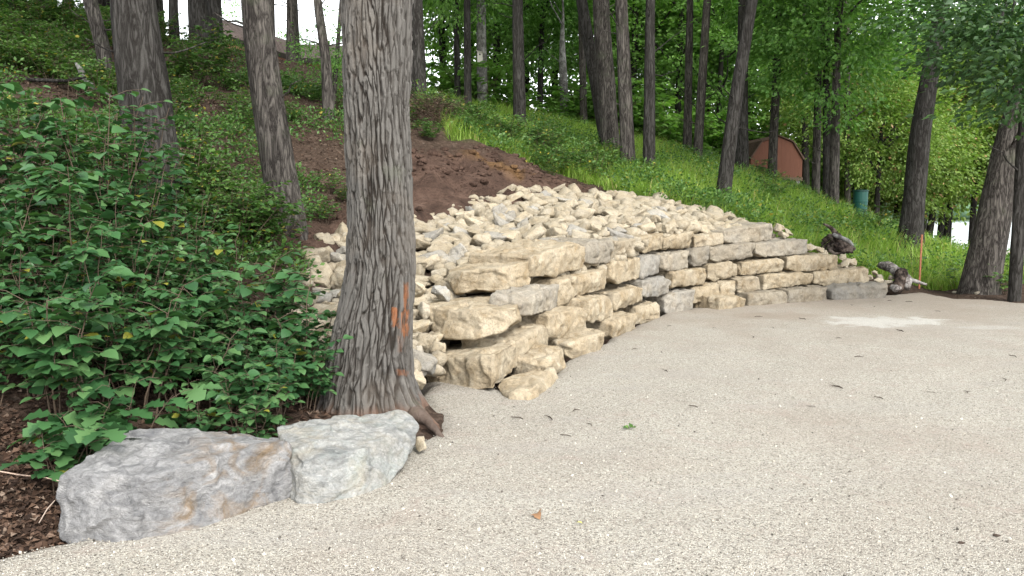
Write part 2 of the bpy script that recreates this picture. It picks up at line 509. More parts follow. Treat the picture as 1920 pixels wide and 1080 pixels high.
# ------------------------------------------------------------------ the ground: hillside and gravel lot
CTRL = [tuple(W(*c)) for c in [
    (270, 340, 9), (545, 425, 10), (600, 600, 8), (600, 500, 9.5), (650, 450, 11), (800, 425, 12.5), (900, 388, 14),
    (1100, 368, 16.5), (1200, 378, 16.5), (1300, 400, 16), (1400, 424, 15.8), (1480, 448, 15.8), (1540, 480, 16), (1600, 512, 16.2), (1660, 540, 16.4),
    (900, 455, 10.8), (1100, 430, 12.8), (1250, 418, 14.2), (1700, 530, 17), (1760, 540, 16.8), (1850, 545, 16), (1920, 560, 14.8),
    (700, 400, 12), (600, 440, 11), (800, 330, 14.5), (900, 300, 16.5), (1000, 320, 17.5), (1080, 345, 18.2), (780, 270, 16.5), (900, 270, 18),
    (1200, 330, 18.5), (1350, 352, 18), (1300, 300, 24), (1178, 300, 20.5), (1217, 310, 20), (1140, 272, 22.5), (975, 238, 24), (875, 203, 27), (840, 185, 29),
    (1060, 228, 31), (1150, 255, 32), (1390, 312, 25), (1450, 337, 26), (1460, 342, 32), (1530, 370, 26), (1560, 388, 24), (1610, 407, 24.5), (1710, 442, 20),
    (1640, 422, 22), (1780, 475, 22), (178, 185, 15.5), (100, 150, 14), (20, 120, 18), (327, 95, 21), (372, 95, 20), (405, 90, 21), (548, 122, 24), (608, 218, 16),
    (450, 240, 14), (400, 330, 11), (785, 185, 22), (700, 205, 19), (640, 350, 13), (0, 300, 9.5), (1790, 478, 40), (1900, 500, 30), (1900, 482, 44)]]
CTRL += [(-1.2, 3.4, .0), (-2.5, 3.3, -.08), (-2.05, 3.9, -.08), (-2.7, 4.0, -.02), (-5, 3, .3), (-2.2, 4.6, .03), (-1.3, 5.2, .05), (-1.0, 6.2, .03), (-3.2, 5.2, .42), (-5, 5, .9), (-4.4, 7.3, 1.25),
         (-2.4, 6.3, .34), (-1.5, 7.0, .33), (-.9, 7.6, .3), (-8, 7, 2.2), (-12, 12, 4.6), (-15, 25, 8), (-9, 31, 7.2), (-8, 37, 7.4), (-15, 45, 8.5), (-2, 42, 6.3), (5, 45, 5.6), (10, 42, 4.2),
         (14, 32, 1.2), (16, 26, -.1), (18, 18, -.25), (20, 32, -.6), (22, 14, -.1), (30, 20, -.3), (16, 42, 1.0), (12, 58, 2.6), (-25, 60, 8), (25, 62, -.8),
         (3, 1, -.05), (10, 5, -.05), (20, 5, -.05), (-3, -4, .2), (-10, -5, 1.5), (10, -10, -.05), (0, -10, -.05), (2.5, 9, -.02), (6, 12, -.02), (9, 13, -.02)]
CTRL = np.array(CTRL)
def _tps(a, b):
    r2 = ((a[:, None, :] - b[None, :, :]) ** 2).sum(2); return np.where(r2 > 0, .5 * r2 * np.log(np.maximum(r2, 1e-12)), 0)
_n = len(CTRL); _A = np.zeros((_n + 3, _n + 3)); _A[:_n, :_n] = _tps(CTRL[:, :2], CTRL[:, :2]) + np.eye(_n) * .12
_A[:_n, _n] = 1; _A[:_n, _n + 1:] = CTRL[:, :2]; _A[_n, :_n] = 1; _A[_n + 1:, :_n] = CTRL[:, :2].T
_w = np.linalg.solve(_A, np.concatenate([CTRL[:, 2], np.zeros(3)]))

WALL_FOOT = [(944, 6.95), (990, 6.75), (1046, 7.6), (1072, 8.5), (1137, 9.5), (1198, 11.2), (1246, 12.4), (1300, 13.3), (1402, 13.95), (1480, 14.5), (1560, 15.05), (1665, 15.5)]
def wall_xy(px, d): return np.array([(px - 960.) / F * d, d])
LOT = [(-9, -14), (-9, 1.2), (-4.2, 3.0)]
LOT += [tuple(G(*p)[:2]) for p in [(0, 1038), (60, 1022), (110, 1010), (330, 965), (540, 915), (700, 870), (770, 830), (840, 800), (800, 735), (812, 705)]]
LOT += [tuple(wall_xy(px, d + .35)) for px, d in WALL_FOOT[1:-1]] + [tuple(wall_xy(1672, 15.75))]
LOT += [tuple(G(*p)[:2]) for p in [(1700, 549), (1730, 547), (1790, 560), (1850, 561), (1920, 567), (2050, 574)]] + [(24, 12.5), (34, 9), (34, -14)]
LOT = np.array(LOT)

def hill(x, y):
    """height of the bare hillside"""
    x = np.atleast_1d(np.asarray(x, float)); y = np.atleast_1d(np.asarray(y, float))
    out = np.zeros(x.size); X = np.stack([x.ravel(), y.ravel()], 1)
    X = np.stack([np.clip(X[:, 0], -26, 34), np.clip(X[:, 1], -14, 62)], 1)
    for i in range(0, len(X), 20000):
        q = X[i:i + 20000]; out[i:i + 20000] = _tps(q, CTRL[:, :2]) @ _w[:_n] + _w[_n] + q @ _w[_n + 1:]
    out = out.reshape(x.shape)
    far = np.maximum(np.hypot(np.maximum(np.abs(x - 4) - 30, 0), np.maximum(y - 62, 0)), 0)
    out = np.clip(out, -2.2, 11.5)
    east = smooth01((x - 8) / 22) * smooth01((y - 40) / 25)
    return out * (1 - east) + (-2.0) * east

def on_hill(px, py):
    """where the sight line through a pixel meets the bare hillside, in plan"""
    ds = np.arange(5, 48, .1); P = np.array([W(px, py, d) for d in ds]); below = P[:, 2] < hill(P[:, 0], P[:, 1])
    k = int(np.argmax(below)) if below.any() else len(ds) - 1
    return P[k, :2]
DIRT = np.array([on_hill(*p) for p in [(540, 470), (590, 430), (650, 372), (720, 330), (775, 290), (840, 278), (960, 296), (1060, 335), (1120, 368), (1060, 378), (900, 395), (780, 440), (640, 468)]])
CLAY = on_hill(925, 312)
MEADOW = np.array([on_hill(*p) for p in [(800, 215), (830, 262), (960, 288), (1080, 338), (1150, 362), (1290, 392), (1400, 420), (1500, 455), (1570, 490), (1650, 520), (1740, 540), (1800, 546)]]
                  + [(11.5, 16.2), (15, 24), (13, 33), (10, 44), (0, 44), (-6, 34)])

RUB = np.array([W(*p)[:2] for p in [(580, 640, 7.5), (590, 500, 9.6), (640, 455, 11), (780, 428, 12.4), (900, 388, 14.2), (1100, 364, 16.6), (1200, 374, 16.7), (1310, 398, 16.3), (1400, 420, 15.9), (1440, 428, 15.7),
                                    (1400, 440, 14.8), (1300, 440, 14.2), (1200, 445, 12.8), (1150, 455, 11.7), (1097, 460, 10.9), (995, 480, 9.7), (850, 500, 9.3), (838, 512, 9.0), (800, 560, 8.5), (797, 620, 8.1), (790, 700, 7.35), (700, 720, 6.9), (610, 700, 7.1)]])

def masks(x, y):
    wob = fbm(xy3(x, y) * .9, 50, 4) * .7
    dirt = smooth01((sdist(DIRT, x, y) + wob + .25) / .6)
    mead = smooth01((sdist(MEADOW, x, y) + wob * .8 + .1) / .8)
    clay = smooth01(1 - (np.hypot((x - CLAY[0]) / 1.5, (y - CLAY[1]) / .8)) + fbm(xy3(x, y) * 2.5, 60, 4) * .8) * dirt
    return dirt * (1 - mead), mead, clay

def ground_z(x, y):
    x = np.asarray(x, float); y = np.asarray(y, float)
    z = hill(x, y)
    s = sdist(LOT, x, y)
    rough = fbm(xy3(x, y) * 1.1, 3, 4) * .12 + fbm(xy3(x, y) * 4.5, 4, 4) * .05
    d, g, c = masks(x, y)
    rough = rough + d * (fbm(xy3(x, y) * 2.2, 8, 5) * .2 + np.abs(fbm(xy3(x, y) * 3.4, 18, 3)) * .14)
    z = z - .28 * g - .13 * smooth01(sdist(RUB, x, y) / .35)
    edge = smooth01((-s) / .8)
    wd = np.full(x.shape, 1e9)
    CUT = [(800, 7.9), (870, 7.3)] + WALL_FOOT
    for (pa, da), (pb, db) in zip(CUT[:-1], CUT[1:]):
        a, b = wall_xy(pa, da), wall_xy(pb, db); ab = b - a
        t = np.clip(((x - a[0]) * ab[0] + (y - a[1]) * ab[1]) / (ab @ ab), 0, 1)
        wd = np.minimum(wd, np.hypot(x - a[0] - t * ab[0], y - a[1] - t * ab[1]))
    z = np.minimum(z, np.maximum(-.3, (wd - .75) * 1.5))          # cut back for the wall
    z = np.where(s > 0, np.minimum(z, 0.0) - .35 * smooth01(s / .4), np.maximum(z, -2.2) * 1.0) + rough * np.clip(edge, .12, 1)
    return z

gx = np.concatenate([np.arange(-60, -8, 1.0), np.arange(-8, 14, .12), np.arange(14, 40, .6), np.arange(40, 91, 3.)])
gy = np.concatenate([np.arange(-40, 2, 1.5), np.arange(2, 20, .12), np.arange(20, 34, .3), np.arange(34, 72, 1.2), np.arange(72, 120, 4.)])
GX, GY = np.meshgrid(gx, gy); nx, ny = len(gx), len(gy)
gz = ground_z(GX.ravel(), GY.ravel())
ii = np.arange(nx * ny).reshape(ny, nx)
GQ = np.stack([ii[:-1, :-1], ii[:-1, 1:], ii[1:, 1:], ii[1:, :-1]], -1).reshape(-1, 4)
md, mg, mc = masks(GX.ravel(), GY.ravel())
o = link('hillside', make_mesh('hillside', np.stack([GX.ravel(), GY.ravel(), gz], 1), GQ, M['soil'], True, {'dirt': md, 'grass': mg, 'clay': mc}))
tag(o, kind='structure')

lx = np.concatenate([np.arange(-9, -3, .3), np.arange(-3, 9, .07), np.arange(9, 34, .3)]); ly = np.concatenate([np.arange(-14, 3, .4), np.arange(3, 17, .07)])
LX, LY = np.meshgrid(lx, ly); s = sdist(LOT, LX.ravel(), LY.ravel()); P = xy3(LX.ravel(), LY.ravel())
s = s + fbm(P * 3.0, 90, 4) * .07
lz = fbm(P * .45, 11, 3) * .014 + fbm(P * 2.1, 12, 4) * .014 - .5 * smooth01((.05 - s) / .45)
lz += np.where(s > 0, .006 * smooth01(s / .3), 0) - .004
ii = np.arange(LX.size).reshape(LX.shape)
LQ = np.stack([ii[:-1, :-1], ii[:-1, 1:], ii[1:, 1:], ii[1:, :-1]], -1).reshape(-1, 4)
keep = (s[LQ].max(1) > -.5); LQ = LQ[keep]
px_, py_ = LX.ravel(), LY.ravel()
c1 = G(1635, 601)[:2]; c2 = G(1470, 592)[:2]; c3 = G(1850, 614)[:2]
nzp = fbm(P * 1.6, 33, 4) * .45
pale = smooth01((1 - np.hypot((px_ - c1[0]) / 1.0, (py_ - c1[1]) / .75) + nzp * .9 + fbm(P * 5, 34, 3) * .5) * 3)
pale = np.maximum(pale, .5 * smooth01((1 - np.hypot((px_ - c3[0]) / .6, (py_ - c3[1]) / .25) + nzp * .5) * 2))
tan = smooth01((1 - np.hypot((px_ - c2[0]) / 1.3, (py_ - c2[1]) / .8) + nzp) * 1.5)
tan = np.maximum(tan, .9 * smooth01((py_ - 8) / 8 + nzp * .9))
o = link('gravel_lot', make_mesh('gravel_lot', np.stack([px_, py_, lz], 1), LQ, M['gravel'], True, {'pale': pale, 'tan': tan * (1 - pale)}))
tag(o, kind='structure')
def lot_z(x, y):
    P = xy3(np.atleast_1d(x), np.atleast_1d(y)); return fbm(P * .45, 11, 3) * .014 + fbm(P * 2.1, 12, 4) * .014 + .002

# loose gravel standing proud of the lot near the camera
n = 42000
yy = 3.2 + 6.5 * RNG.random(n * 2) ** 1.7; xx = (RNG.random(n * 2) * 2 - 1) * (yy * .68)
k = sdist(LOT, xx, yy) > .04; xx, yy = xx[k][:n], yy[k][:n]; n = len(xx)
tv = np.array([[1, 0, 0], [0, 1, 0], [-1, 0, 0], [0, -1, 0], [0, 0, .8], [0, 0, -.8]], float) * .5
tf = np.array([[0, 1, 4], [1, 2, 4], [2, 3, 4], [3, 0, 4], [1, 0, 5], [2, 1, 5], [3, 2, 5], [0, 3, 5]])
q = RNG.normal(size=(n, 4)); q /= np.linalg.norm(q, axis=1)[:, None]; a, b, c, d = q.T
R = np.stack([np.stack([1 - 2 * (c * c + d * d), 2 * (b * c - a * d), 2 * (b * d + a * c)], 1), np.stack([2 * (b * c + a * d), 1 - 2 * (b * b + d * d), 2 * (c * d - a * b)], 1), np.stack([2 * (b * d - a * c), 2 * (c * d + a * b), 1 - 2 * (b * b + c * c)], 1)], 1)
sz = .005 + .0075 * RNG.random(n) ** 2
bigger = RNG.random(n) < .012; sz = np.where(bigger, .013 + .016 * RNG.random(n), sz)
V, Q = scatter(tv, tf, np.stack([xx, yy, lot_z(xx, yy) + sz * .1], 1), R, np.stack([sz, sz * (.6 + .4 * RNG.random(n)), sz * .8], 1))
m, nt, out = new_mat('loose_gravel'); kk = NT(nt); g = kk.n('ShaderNodeNewGeometry')
kk.l(kk.bsdf(kk.ramp(g.outputs['Random Per Island'], [(0, (.05, .045, .038)), (.15, (.17, .152, .13)), (.5, (.35, .322, .27)), (.85, (.44, .412, .352)), (1, (.52, .50, .44))]), .95, None, .1), out.inputs[0])
o = link('loose_gravel', make_mesh('loose_gravel', V, Q, m, False)); tag(o, 'pale loose gravel spread over the foreground of the lot', 'gravel', kind='stuff')

# ------------------------------------------------------------------ lake and far shore
m, nt, out = new_mat('lake_water'); k = NT(nt)
k.l(k.bsdf((.16, .19, .18), .22, k.bump(k.noise(k.world((.5, 1.6, 1)), 1.6, 5), .6, .15), .5), out.inputs[0])
xs = np.linspace(-400, 900, 3); V = np.array([[8, 34, -1.15], [1200, 34, -1.15], [1200, 330, -1.15], [8, 330, -1.15]]); 
o = link('lake', make_mesh('lake', V, np.array([[0, 1, 2, 3]]), m, False)); tag(o, kind='structure')
# far shore: one wooded bank beyond the water
n = 420; xs = RNG.uniform(-120, 520, n); ys = RNG.uniform(300, 345, n); hs = RNG.uniform(6, 11, n)
parts = []
for i in range(n):
    Vv, T = ico(2); r = 4 + 3 * RNG.random()
    Vq = Vv * np.array([r, r, hs[i] * .5]) * (1 + .22 * fbm(Vv * 2.2 + i, i, 2))[:, None] + np.array([xs[i], ys[i], hs[i] * .5 - 1.2]); parts.append((Vq, T))
V, T = merge(parts)
m = plain('far_leaves', (.10, .17, .10), .9, .35, .4, .6)
o = link('far_wood', make_mesh('far_wood', V, T, m, True)); tag(o, 'green wooded bank on the far side of the lake', 'wood', kind='stuff')
V = np.array([[-500, 296, -1.3], [1200, 296, -1.3], [1200, 305, 1.2], [-500, 305, 1.2], [1200, 1500, 6], [-500, 1500, 6]])
o = link('far_shore_ground', make_mesh('far_shore_ground', V, np.array([[0, 1, 2, 3], [3, 2, 4, 5]]), plain('far_grass', (.09, .13, .06), .95, .3, .1), False)); tag(o, kind='structure')

# ------------------------------------------------------------------ the dry stone wall, block by block
def curve(pts): 
    a = np.array(pts, float); return lambda px: np.interp(px, a[:, 0], a[:, 1])
LINE = {'A': curve(WALL_FOOT),
        'B': curve([(803, 7.75), (923, 7.15), (967, 7.9), (1026, 8.75), (1072, 8.95), (1100, 9.55), (1150, 10.7), (1207, 11.85), (1260, 12.8), (1304, 13.4), (1400, 14.05), (1480, 14.6), (1560, 15.1), (1634, 15.5)]),
        'C': curve([(803, 7.75), (923, 7.15), (967, 7.9), (1026, 8.85), (1100, 9.65), (1150, 10.85), (1207, 12.0), (1260, 12.95), (1325, 13.7), (1400, 14.15), (1480, 14.7), (1575, 15.25)]),
        'D': curve([(800, 8.2), (972, 8.05), (1000, 8.75), (1044, 9.5), (1075, 9.8), (1140, 10.85), (1200, 12.15), (1297, 13.6), (1333, 13.85), (1416, 14.3), (1520, 15.05)]),
        'E': curve([(838, 8.9), (995, 9.2), (1097, 10.4), (1150, 11.2), (1200, 12.4), (1300, 13.75), (1356, 14.1), (1453, 14.85)])}
COURSE = {'A': 'bottom course', 'B': 'fourth course down', 'C': 'third course down', 'D': 'second course down', 'E': 'top course'}
# course, face corners in the photograph (top left, top right, bottom right, bottom left), thickness, greyness, brightness, look, place
S = [
 ('A', (1559,538),(1663,534),(1666,558),(1560,562), .7, .85, .72, 'long grey-brown', 'at the right end of the wall'),
 ('A', (1478,545),(1553,539),(1558,562),(1480,568), .7, .45, .70, 'brown', 'second from the right end'),
 ('A', (1404,552),(1475,546),(1477,568),(1403,574), .7, .35, .72, 'dull brown', 'third from the right end'),
 ('A', (1349,560),(1401,555),(1402,575),(1345,581), .7, .0, .88, 'low tan', 'fourth from the right end, half buried'),
 ('A', (1247,554),(1303,543),(1299,580),(1246,588), .7, .8, .98, 'tall mottled grey and tan', 'at the bend'),
 ('A', (1194,578),(1238,565),(1246,594),(1197,603), .7, .0, .92, 'small tan', 'just left of the mottled grey one'),
 ('A', (1147,602),(1194,588),(1199,615),(1140,632), .6, .0, .95, 'rough yellowish', 'in the middle of the left half'),
 ('A', (1059,642),(1136,619),(1138,657),(1064,668), .6, .0, .97, 'wide tan', 'fourth from the left end'),
 ('A', (1010,678),(1060,650),(1073,686),(1026,703), .5, .0, 1.0, 'pale sloping', 'second from the left end'),
 ('B', (1526,510),(1632,505),(1635,532),(1525,537), .7, .0, .92, 'long tan', 'at the right end'),
 ('B', (1432,517),(1523,511),(1524,534),(1434,546), .7, .0, .90, 'rounded tan', 'second from the right end'),
 ('B', (1383,524),(1428,518),(1431,546),(1382,553), .7, .15, .85, 'blunt tan', 'third from the right end'),
 ('B', (1352,530),(1381,525),(1382,553),(1353,561), .7, .0, .92, 'narrow tan', 'fourth from the right end'),
 ('B', (1304,541),(1351,531),(1352,562),(1302,571), .7, .0, .95, 'ochre stained', 'right of the tall mottled one'),
 ('C', (1476,483),(1575,477),(1573,506),(1471,511), .7, .0, .93, 'long yellowish', 'at the right end'),
 ('C', (1394,491),(1473,484),(1470,509),(1394,518), .7, .0, .90, 'tan', 'second from the right end'),
 ('C', (1328,497),(1384,491),(1392,517),(1328,530), .7, .1, .85, 'dull tan', 'third from the right end'),
 ('C', (1262,510),(1325,504),(1325,534),(1261,542), .7, .0, .88, 'plain tan', 'fourth from the right end'),
 ('C', (1206,528),(1258,517),(1260,551),(1210,561), .7, .9, .95, 'bluish grey', 'above the small tan bottom block'),
 ('C', (1153,550),(1207,536),(1210,567),(1156,586), .7, .0, .95, 'square tan', 'just left of the bluish grey one'),
 ('C', (1101,565),(1148,552),(1157,593),(1103,610), .7, .0, 1.0, 'pale topped', 'fifth from the left end'),
 ('C', (1028,592),(1100,575),(1101,628),(1026,642), .7, .0, 1.0, 'large tan', 'third from the left end'),
 ('C', (967,640),(1027,609),(1027,671),(967,688), .6, .0, 1.0, 'cream', 'second from the left end'),
 ('D', (1418,457),(1517,448),(1518,476),(1418,483), .7, .7, .95, 'long pale grey', 'at the right end'),
 ('D', (1333,463),(1416,456),(1416,484),(1333,494), .7, .5, .80, 'purplish brown', 'second from the right end'),
 ('D', (1297,467),(1331,463),(1331,496),(1293,502), .7, .75, .72, 'small dark grey', 'third from the right end'),
 ('D', (1243,478),(1296,469),(1293,504),(1247,513), .7, .55, .98, 'grey and ochre notched', 'fourth from the right end'),
 ('D', (1200,483),(1241,477),(1239,513),(1202,523), .7, .9, .98, 'light grey', 'fifth from the right end'),
 ('D', (1142,496),(1200,484),(1201,523),(1150,533), .7, .0, .95, 'yellow-tan', 'just left of the light grey one'),
 ('D', (1076,520),(1139,506),(1144,543),(1077,558), .8, .0, 1.0, 'wide flat-topped tan', 'fourth from the left end'),
 ('D', (1045,529),(1074,521),(1075,567),(1040,576), .8, .0, .97, 'narrow cracked', 'third from the left end'),
 ('D', (976,560),(1044,534),(1042,579),(977,600), .34, .75, 1.05, 'bluish and white mottled', 'second from the left end'),
 ('E', (1358,433),(1450,419),(1453,451),(1359,457), .8, .55, .95, 'long greenish grey', 'at the right end'),
 ('E', (1303,442),(1356,437),(1358,458),(1303,464), .8, .2, 1.0, 'pale', 'second from the right end'),
 ('E', (1246,446),(1302,435),(1297,466),(1245,470), .8, .0, .92, 'tan', 'third from the right end'),
 ('E', (1203,444),(1244,439),(1244,469),(1200,478), .8, .0, .92, 'tan', 'fourth from the right end'),
 ('E', (1152,454),(1201,445),(1201,479),(1146,489), .8, .25, .95, 'grey-tan', 'fourth from the left end'),
 ('E', (1098,457),(1151,451),(1146,495),(1098,497), .8, .55, .85, 'greyish', 'third from the left end'),
 ('E', (996,482),(1097,455),(1096,505),(993,523), .9, .0, .98, 'long ochre faced', 'second from the left end'),
]
block_mesh_count = 0
def place_block(V, T, base, label, grey, bright, group='blocks of the dry stone wall', name='limestone_block'):
    o = link(name, make_mesh(name, V, T, M['lime'], True), None, base)
    tag(o, label, 'stone block', group); o.color = (grey, bright, 0, 1)
    return o
rr = random.Random(5)
for i, (c, tl, tr, br, bl, th, grey, bright, look, where) in enumerate(S):
    ln = LINE[c]
    dl, dr = float(ln(tl[0])), float(ln(tr[0]))
    if c == 'A': dl, dr = float(G(*bl)[1]), float(G(*br)[1])
    A = W(*tl, dl); B = W(*tr, dr); C_ = W(*br, dr); D_ = W(*bl, dl)
    if c == 'A': C_[2] -= .06; D_[2] -= .06
    C_[:2], D_[:2] = C_[:2] * .4 + B[:2] * .6, D_[:2] * .4 + A[:2] * .6
    dcol = (B - A); dcol[2] = 0; nrm = np.array([-dcol[1], dcol[0], 0]); nrm /= np.linalg.norm(nrm) + 1e-9      # into the bank
    w = np.linalg.norm(dcol); h = abs(A[2] - D_[2]); ov = -.006
    ax = dcol / w
    A, D_, B, C_ = A - ax * ov, D_ - ax * ov, B + ax * ov, C_ + ax * ov
    j = lambda s=.014: np.array([rr.uniform(-s, s) for _ in range(3)])
    front = -nrm; up = np.array([0, 0, 1.])
    A, B = A + up * .004, B + up * .004; C_, D_ = C_ + up * .008, D_ + up * .008
    pts = [A + j(), B + j(), C_ + j() + nrm * rr.uniform(0, .05), D_ + j() + nrm * rr.uniform(0, .05)]
    cut = rr.random()
    if cut < .35: pts[1] = B - up * h * rr.uniform(.15, .35) + j(); pts.append(B - ax * w * rr.uniform(.12, .25) + j(.008))
    elif cut < .6: pts[0] = A - up * h * rr.uniform(.15, .3) + j(); pts.append(A + ax * w * rr.uniform(.12, .25) + j(.008))
    if rr.random() < .5: pts[3] = D_ + up * h * rr.uniform(.1, .25) + j(); pts.append(D_ + ax * w * rr.uniform(.1, .2) + j(.008))
    pts.append((A + B + C_ + D_) / 4 + front * rr.uniform(.015, .04) + ax * rr.uniform(-.3, .3) * w + up * rr.uniform(-.2, .2) * h)
    pts += [p + j(.02) for p in [A + nrm * th + up * .03, B + nrm * th + up * .03, C_ + nrm * th, D_ + nrm * th]]
    dist = float(ln(tl[0]))
    V, T, base = rock(pts, 5, 70, .008 + .002 * (dist > 12), 8.0, 100 + i * 7, .008, .8, grow=1.0, facet=.34, fsize=.16, step=.016 if dist < 12 else .020, axis=ax)
    place_block(V, T, base, f'{look} block in the wall\'s {COURSE[c]}, {where}', grey, bright)

def free_block(pts, label, grey, bright, seed, sub=6, amp=.03, strata=.014):
    V, T, base = rock([W(*p) for p in pts], sub, 80, amp * .30, 8.0, seed, strata * .6, .8, grow=1.0, facet=.30, fsize=.2, step=.013, axis=(1, -.45))
    return place_block(V, T, base, label, grey, bright)
# the big end blocks on the left, whose ends face the camera
free_block([(797,672,7.78),(855,672,7.42),(923,667,7.1),(915,740,7.08),(880,735,7.2),(800,716,7.72),(806,700,7.7),(967,640,8.0),(967,688,7.95),(830,650,8.6),(930,634,8.75),(860,650,8.8)],
           'huge cream block on the gravel at the wall\'s left end', 0, 1.0, 501)
free_block([(796,574,8.3),(850,583,8.0),(905,582,7.85),(968,574,7.9),(975,600,7.95),(940,623,7.85),(895,637,7.8),(832,633,8.0),(803,612,8.25),(812,625,8.15),(815,565,8.9),(905,552,9.2),(975,556,9.1),(975,600,8.9),(820,620,8.9)],
           'big rounded cream block, leftmost in the second course of the wall', 0, 1.02, 502)
free_block([(838,512,9.2),(870,507,8.95),(930,505,8.85),(994,488,9.25),(992,536,9.2),(950,545,8.9),(900,550,8.85),(853,549,9.0),(842,530,9.15),(875,486,10.4),(935,478,10.6),(1000,474,10.5),(990,520,10.3),(860,540,10.2)],
           'large tan block with a smooth flat top at the left end of the top course', 0, .98, 503)
free_block([(930,727,7.15),(945,708,7.4),(1000,694,7.55),(1038,692,7.75),(1047,713,7.7),(1046,728,7.55),(1013,748,6.95),(990,762,6.75),(947,757,6.85),(945,740,6.88),(1005,722,6.9),(960,735,6.8)],
           'low cream block half sunk in gravel at the left end of the bottom course', 0, 1.03, 504)

# ------------------------------------------------------------------ two boulders beside the big tree
def boulder_mat(name, base, light, stain, stain_amt, green):
    m, nt, out = new_mat(name); k = NT(nt); v = k.coord()
    st = k.coord((1.3, 1.3, 2.6))
    n1 = k.noise(st, 3.5, 7, .65, 1.2)
    c = k.mix(k.ramp(n1, [(.3, 0), (.68, 1)]), base, light)
    c = k.mix(k.ramp(k.noise(k.coord((1, 1, 1.6)), 9, 6, .7, 1.0), [(.55, 0), (.7, .5)]), c, tuple(min(.6, x * 1.35) for x in light))
    c = k.mix(k.ramp(k.noise(v, 4, 6, .65, .8), [(.5, 0), (.68, .55)]), c, green)
    vein = k.math('ABSOLUTE', k.math('SUBTRACT', k.noise(st, 5.5, 5, .6, 1.8), .5))
    c = k.mix(k.ramp(vein, [(.0, .28), (.06, 0)]), c, (.12, .115, .11))
    wv = k.math('ABSOLUTE', k.math('SUBTRACT', k.noise(k.coord((2, 1, 1.5)), 3.2, 6, .6, 1.4), .47))
    stn = k.noise(k.coord((1.6, 1.6, 2.6)), 3.0, 5, .6, 1.0)
    sx = k.n('ShaderNodeSeparateXYZ'); k.l(v, sx.inputs[0])
    amt = k.math('MULTIPLY', k.ramp(stn, [(.46, 0), (.66, 1)]), stain_amt)
    if stain_amt > .5: amt = k.math('MULTIPLY', amt, k.ramp(k.math('ADD', sx.outputs[0], .5), [(.4, 0), (.62, 1)]))
    c = k.mix(amt, c, k.mix(k.noise(v, 12, 5, .7), tuple(x * .45 for x in stain), stain))
    c = k.mix(.7, c, k.ramp(k.noise(v, 7, 8, .72, .6), [(.3, .45), (.52, 1)]), 'MULTIPLY')
    fine = k.noise(v, 55, 6, .75)
    c = k.mix(.5, c, k.ramp(fine, [(.3, .5), (.55, 1)]), 'MULTIPLY')
    h = k.math('ADD', k.noise(st, 9, 9, .7, .6), k.math('MULTIPLY', fine, .3))
    k.l(k.bsdf(c, .82, k.bump(h, .9, .045), .25), out.inputs[0])
    return m
def boulder(pts, label, mat, seed, axis):
    V, T, base = rock(pts, 7, 90, .0065, 9.0, seed, .006, 1.0, grow=1.012, facet=.30, fsize=.24, step=.0085, axis=axis)
    o = link('boulder', make_mesh('boulder', V, T, mat, True), None, base); tag(o, label, 'boulder', 'boulders edging the gravel lot'); return o
b1 = [W(*p) for p in [(185,1052,3.76),(340,1022,3.90),(240,1042,3.80),(545,930,4.40),(505,965,4.30),(100,1006,3.95),(108,950,3.98),(122,892,4.0),(285,893,3.9),(400,860,4.12),(540,832,4.5),(545,870,4.45),(233,814,4.5),(300,803,4.7),(440,812,4.8),(522,822,4.75),(180,850,4.25)]] + [np.array([-2.2, 4.35, -.02]), np.array([-1.3, 4.95, -.02])]
boulder(b1, 'larger bluish grey boulder with rusty ochre stains, in front of the leafy shrubs', boulder_mat('grey_boulder', (.135, .136, .14), (.40, .392, .378), (.27, .175, .085), .78, (.24, .24, .24)), 611, (1, .62))
b2 = [W(*p) for p in [(577,978,4.25),(553,970,4.30),(640,968,4.33),(700,954,4.42),(700,915,4.6),(545,925,4.5),(519,806,4.75),(530,795,4.95),(640,778,5.25),(700,778,5.3),(760,773,5.35),(787,800,5.15),(784,822,5.02),(740,864,4.9),(768,813,4.98),(680,842,4.55),(610,855,4.38),(566,861,4.35)]] + [np.array([-1.25, 5.1, -.02]), np.array([-.75, 5.3, .0])]
boulder(b2, 'smaller wedge-shaped boulder with a pale flat top, leaning by the big trunk', boulder_mat('pale_boulder', (.22, .23, .225), (.44, .43, .395), (.36, .29, .165), .35, (.30, .34, .31)), 622, (1, .5))
V, T, base = rock([W(*p) for p in [(777,842,5.25),(800,842,5.2),(778,818,5.3),(796,815,5.35),(797,832,5.2),(785,850,5.18)]] + [np.array([-.62, 5.45, .02])], 4, 14, .008, 14, 77)
o = link('limestone_rock', make_mesh('limestone_rock', V, T, M['rubble']), None, base); tag(o, 'small white stone tucked between the smaller boulder and the root of the big trunk', 'rock'); o.color = (.1, 1.1, 0, 1)

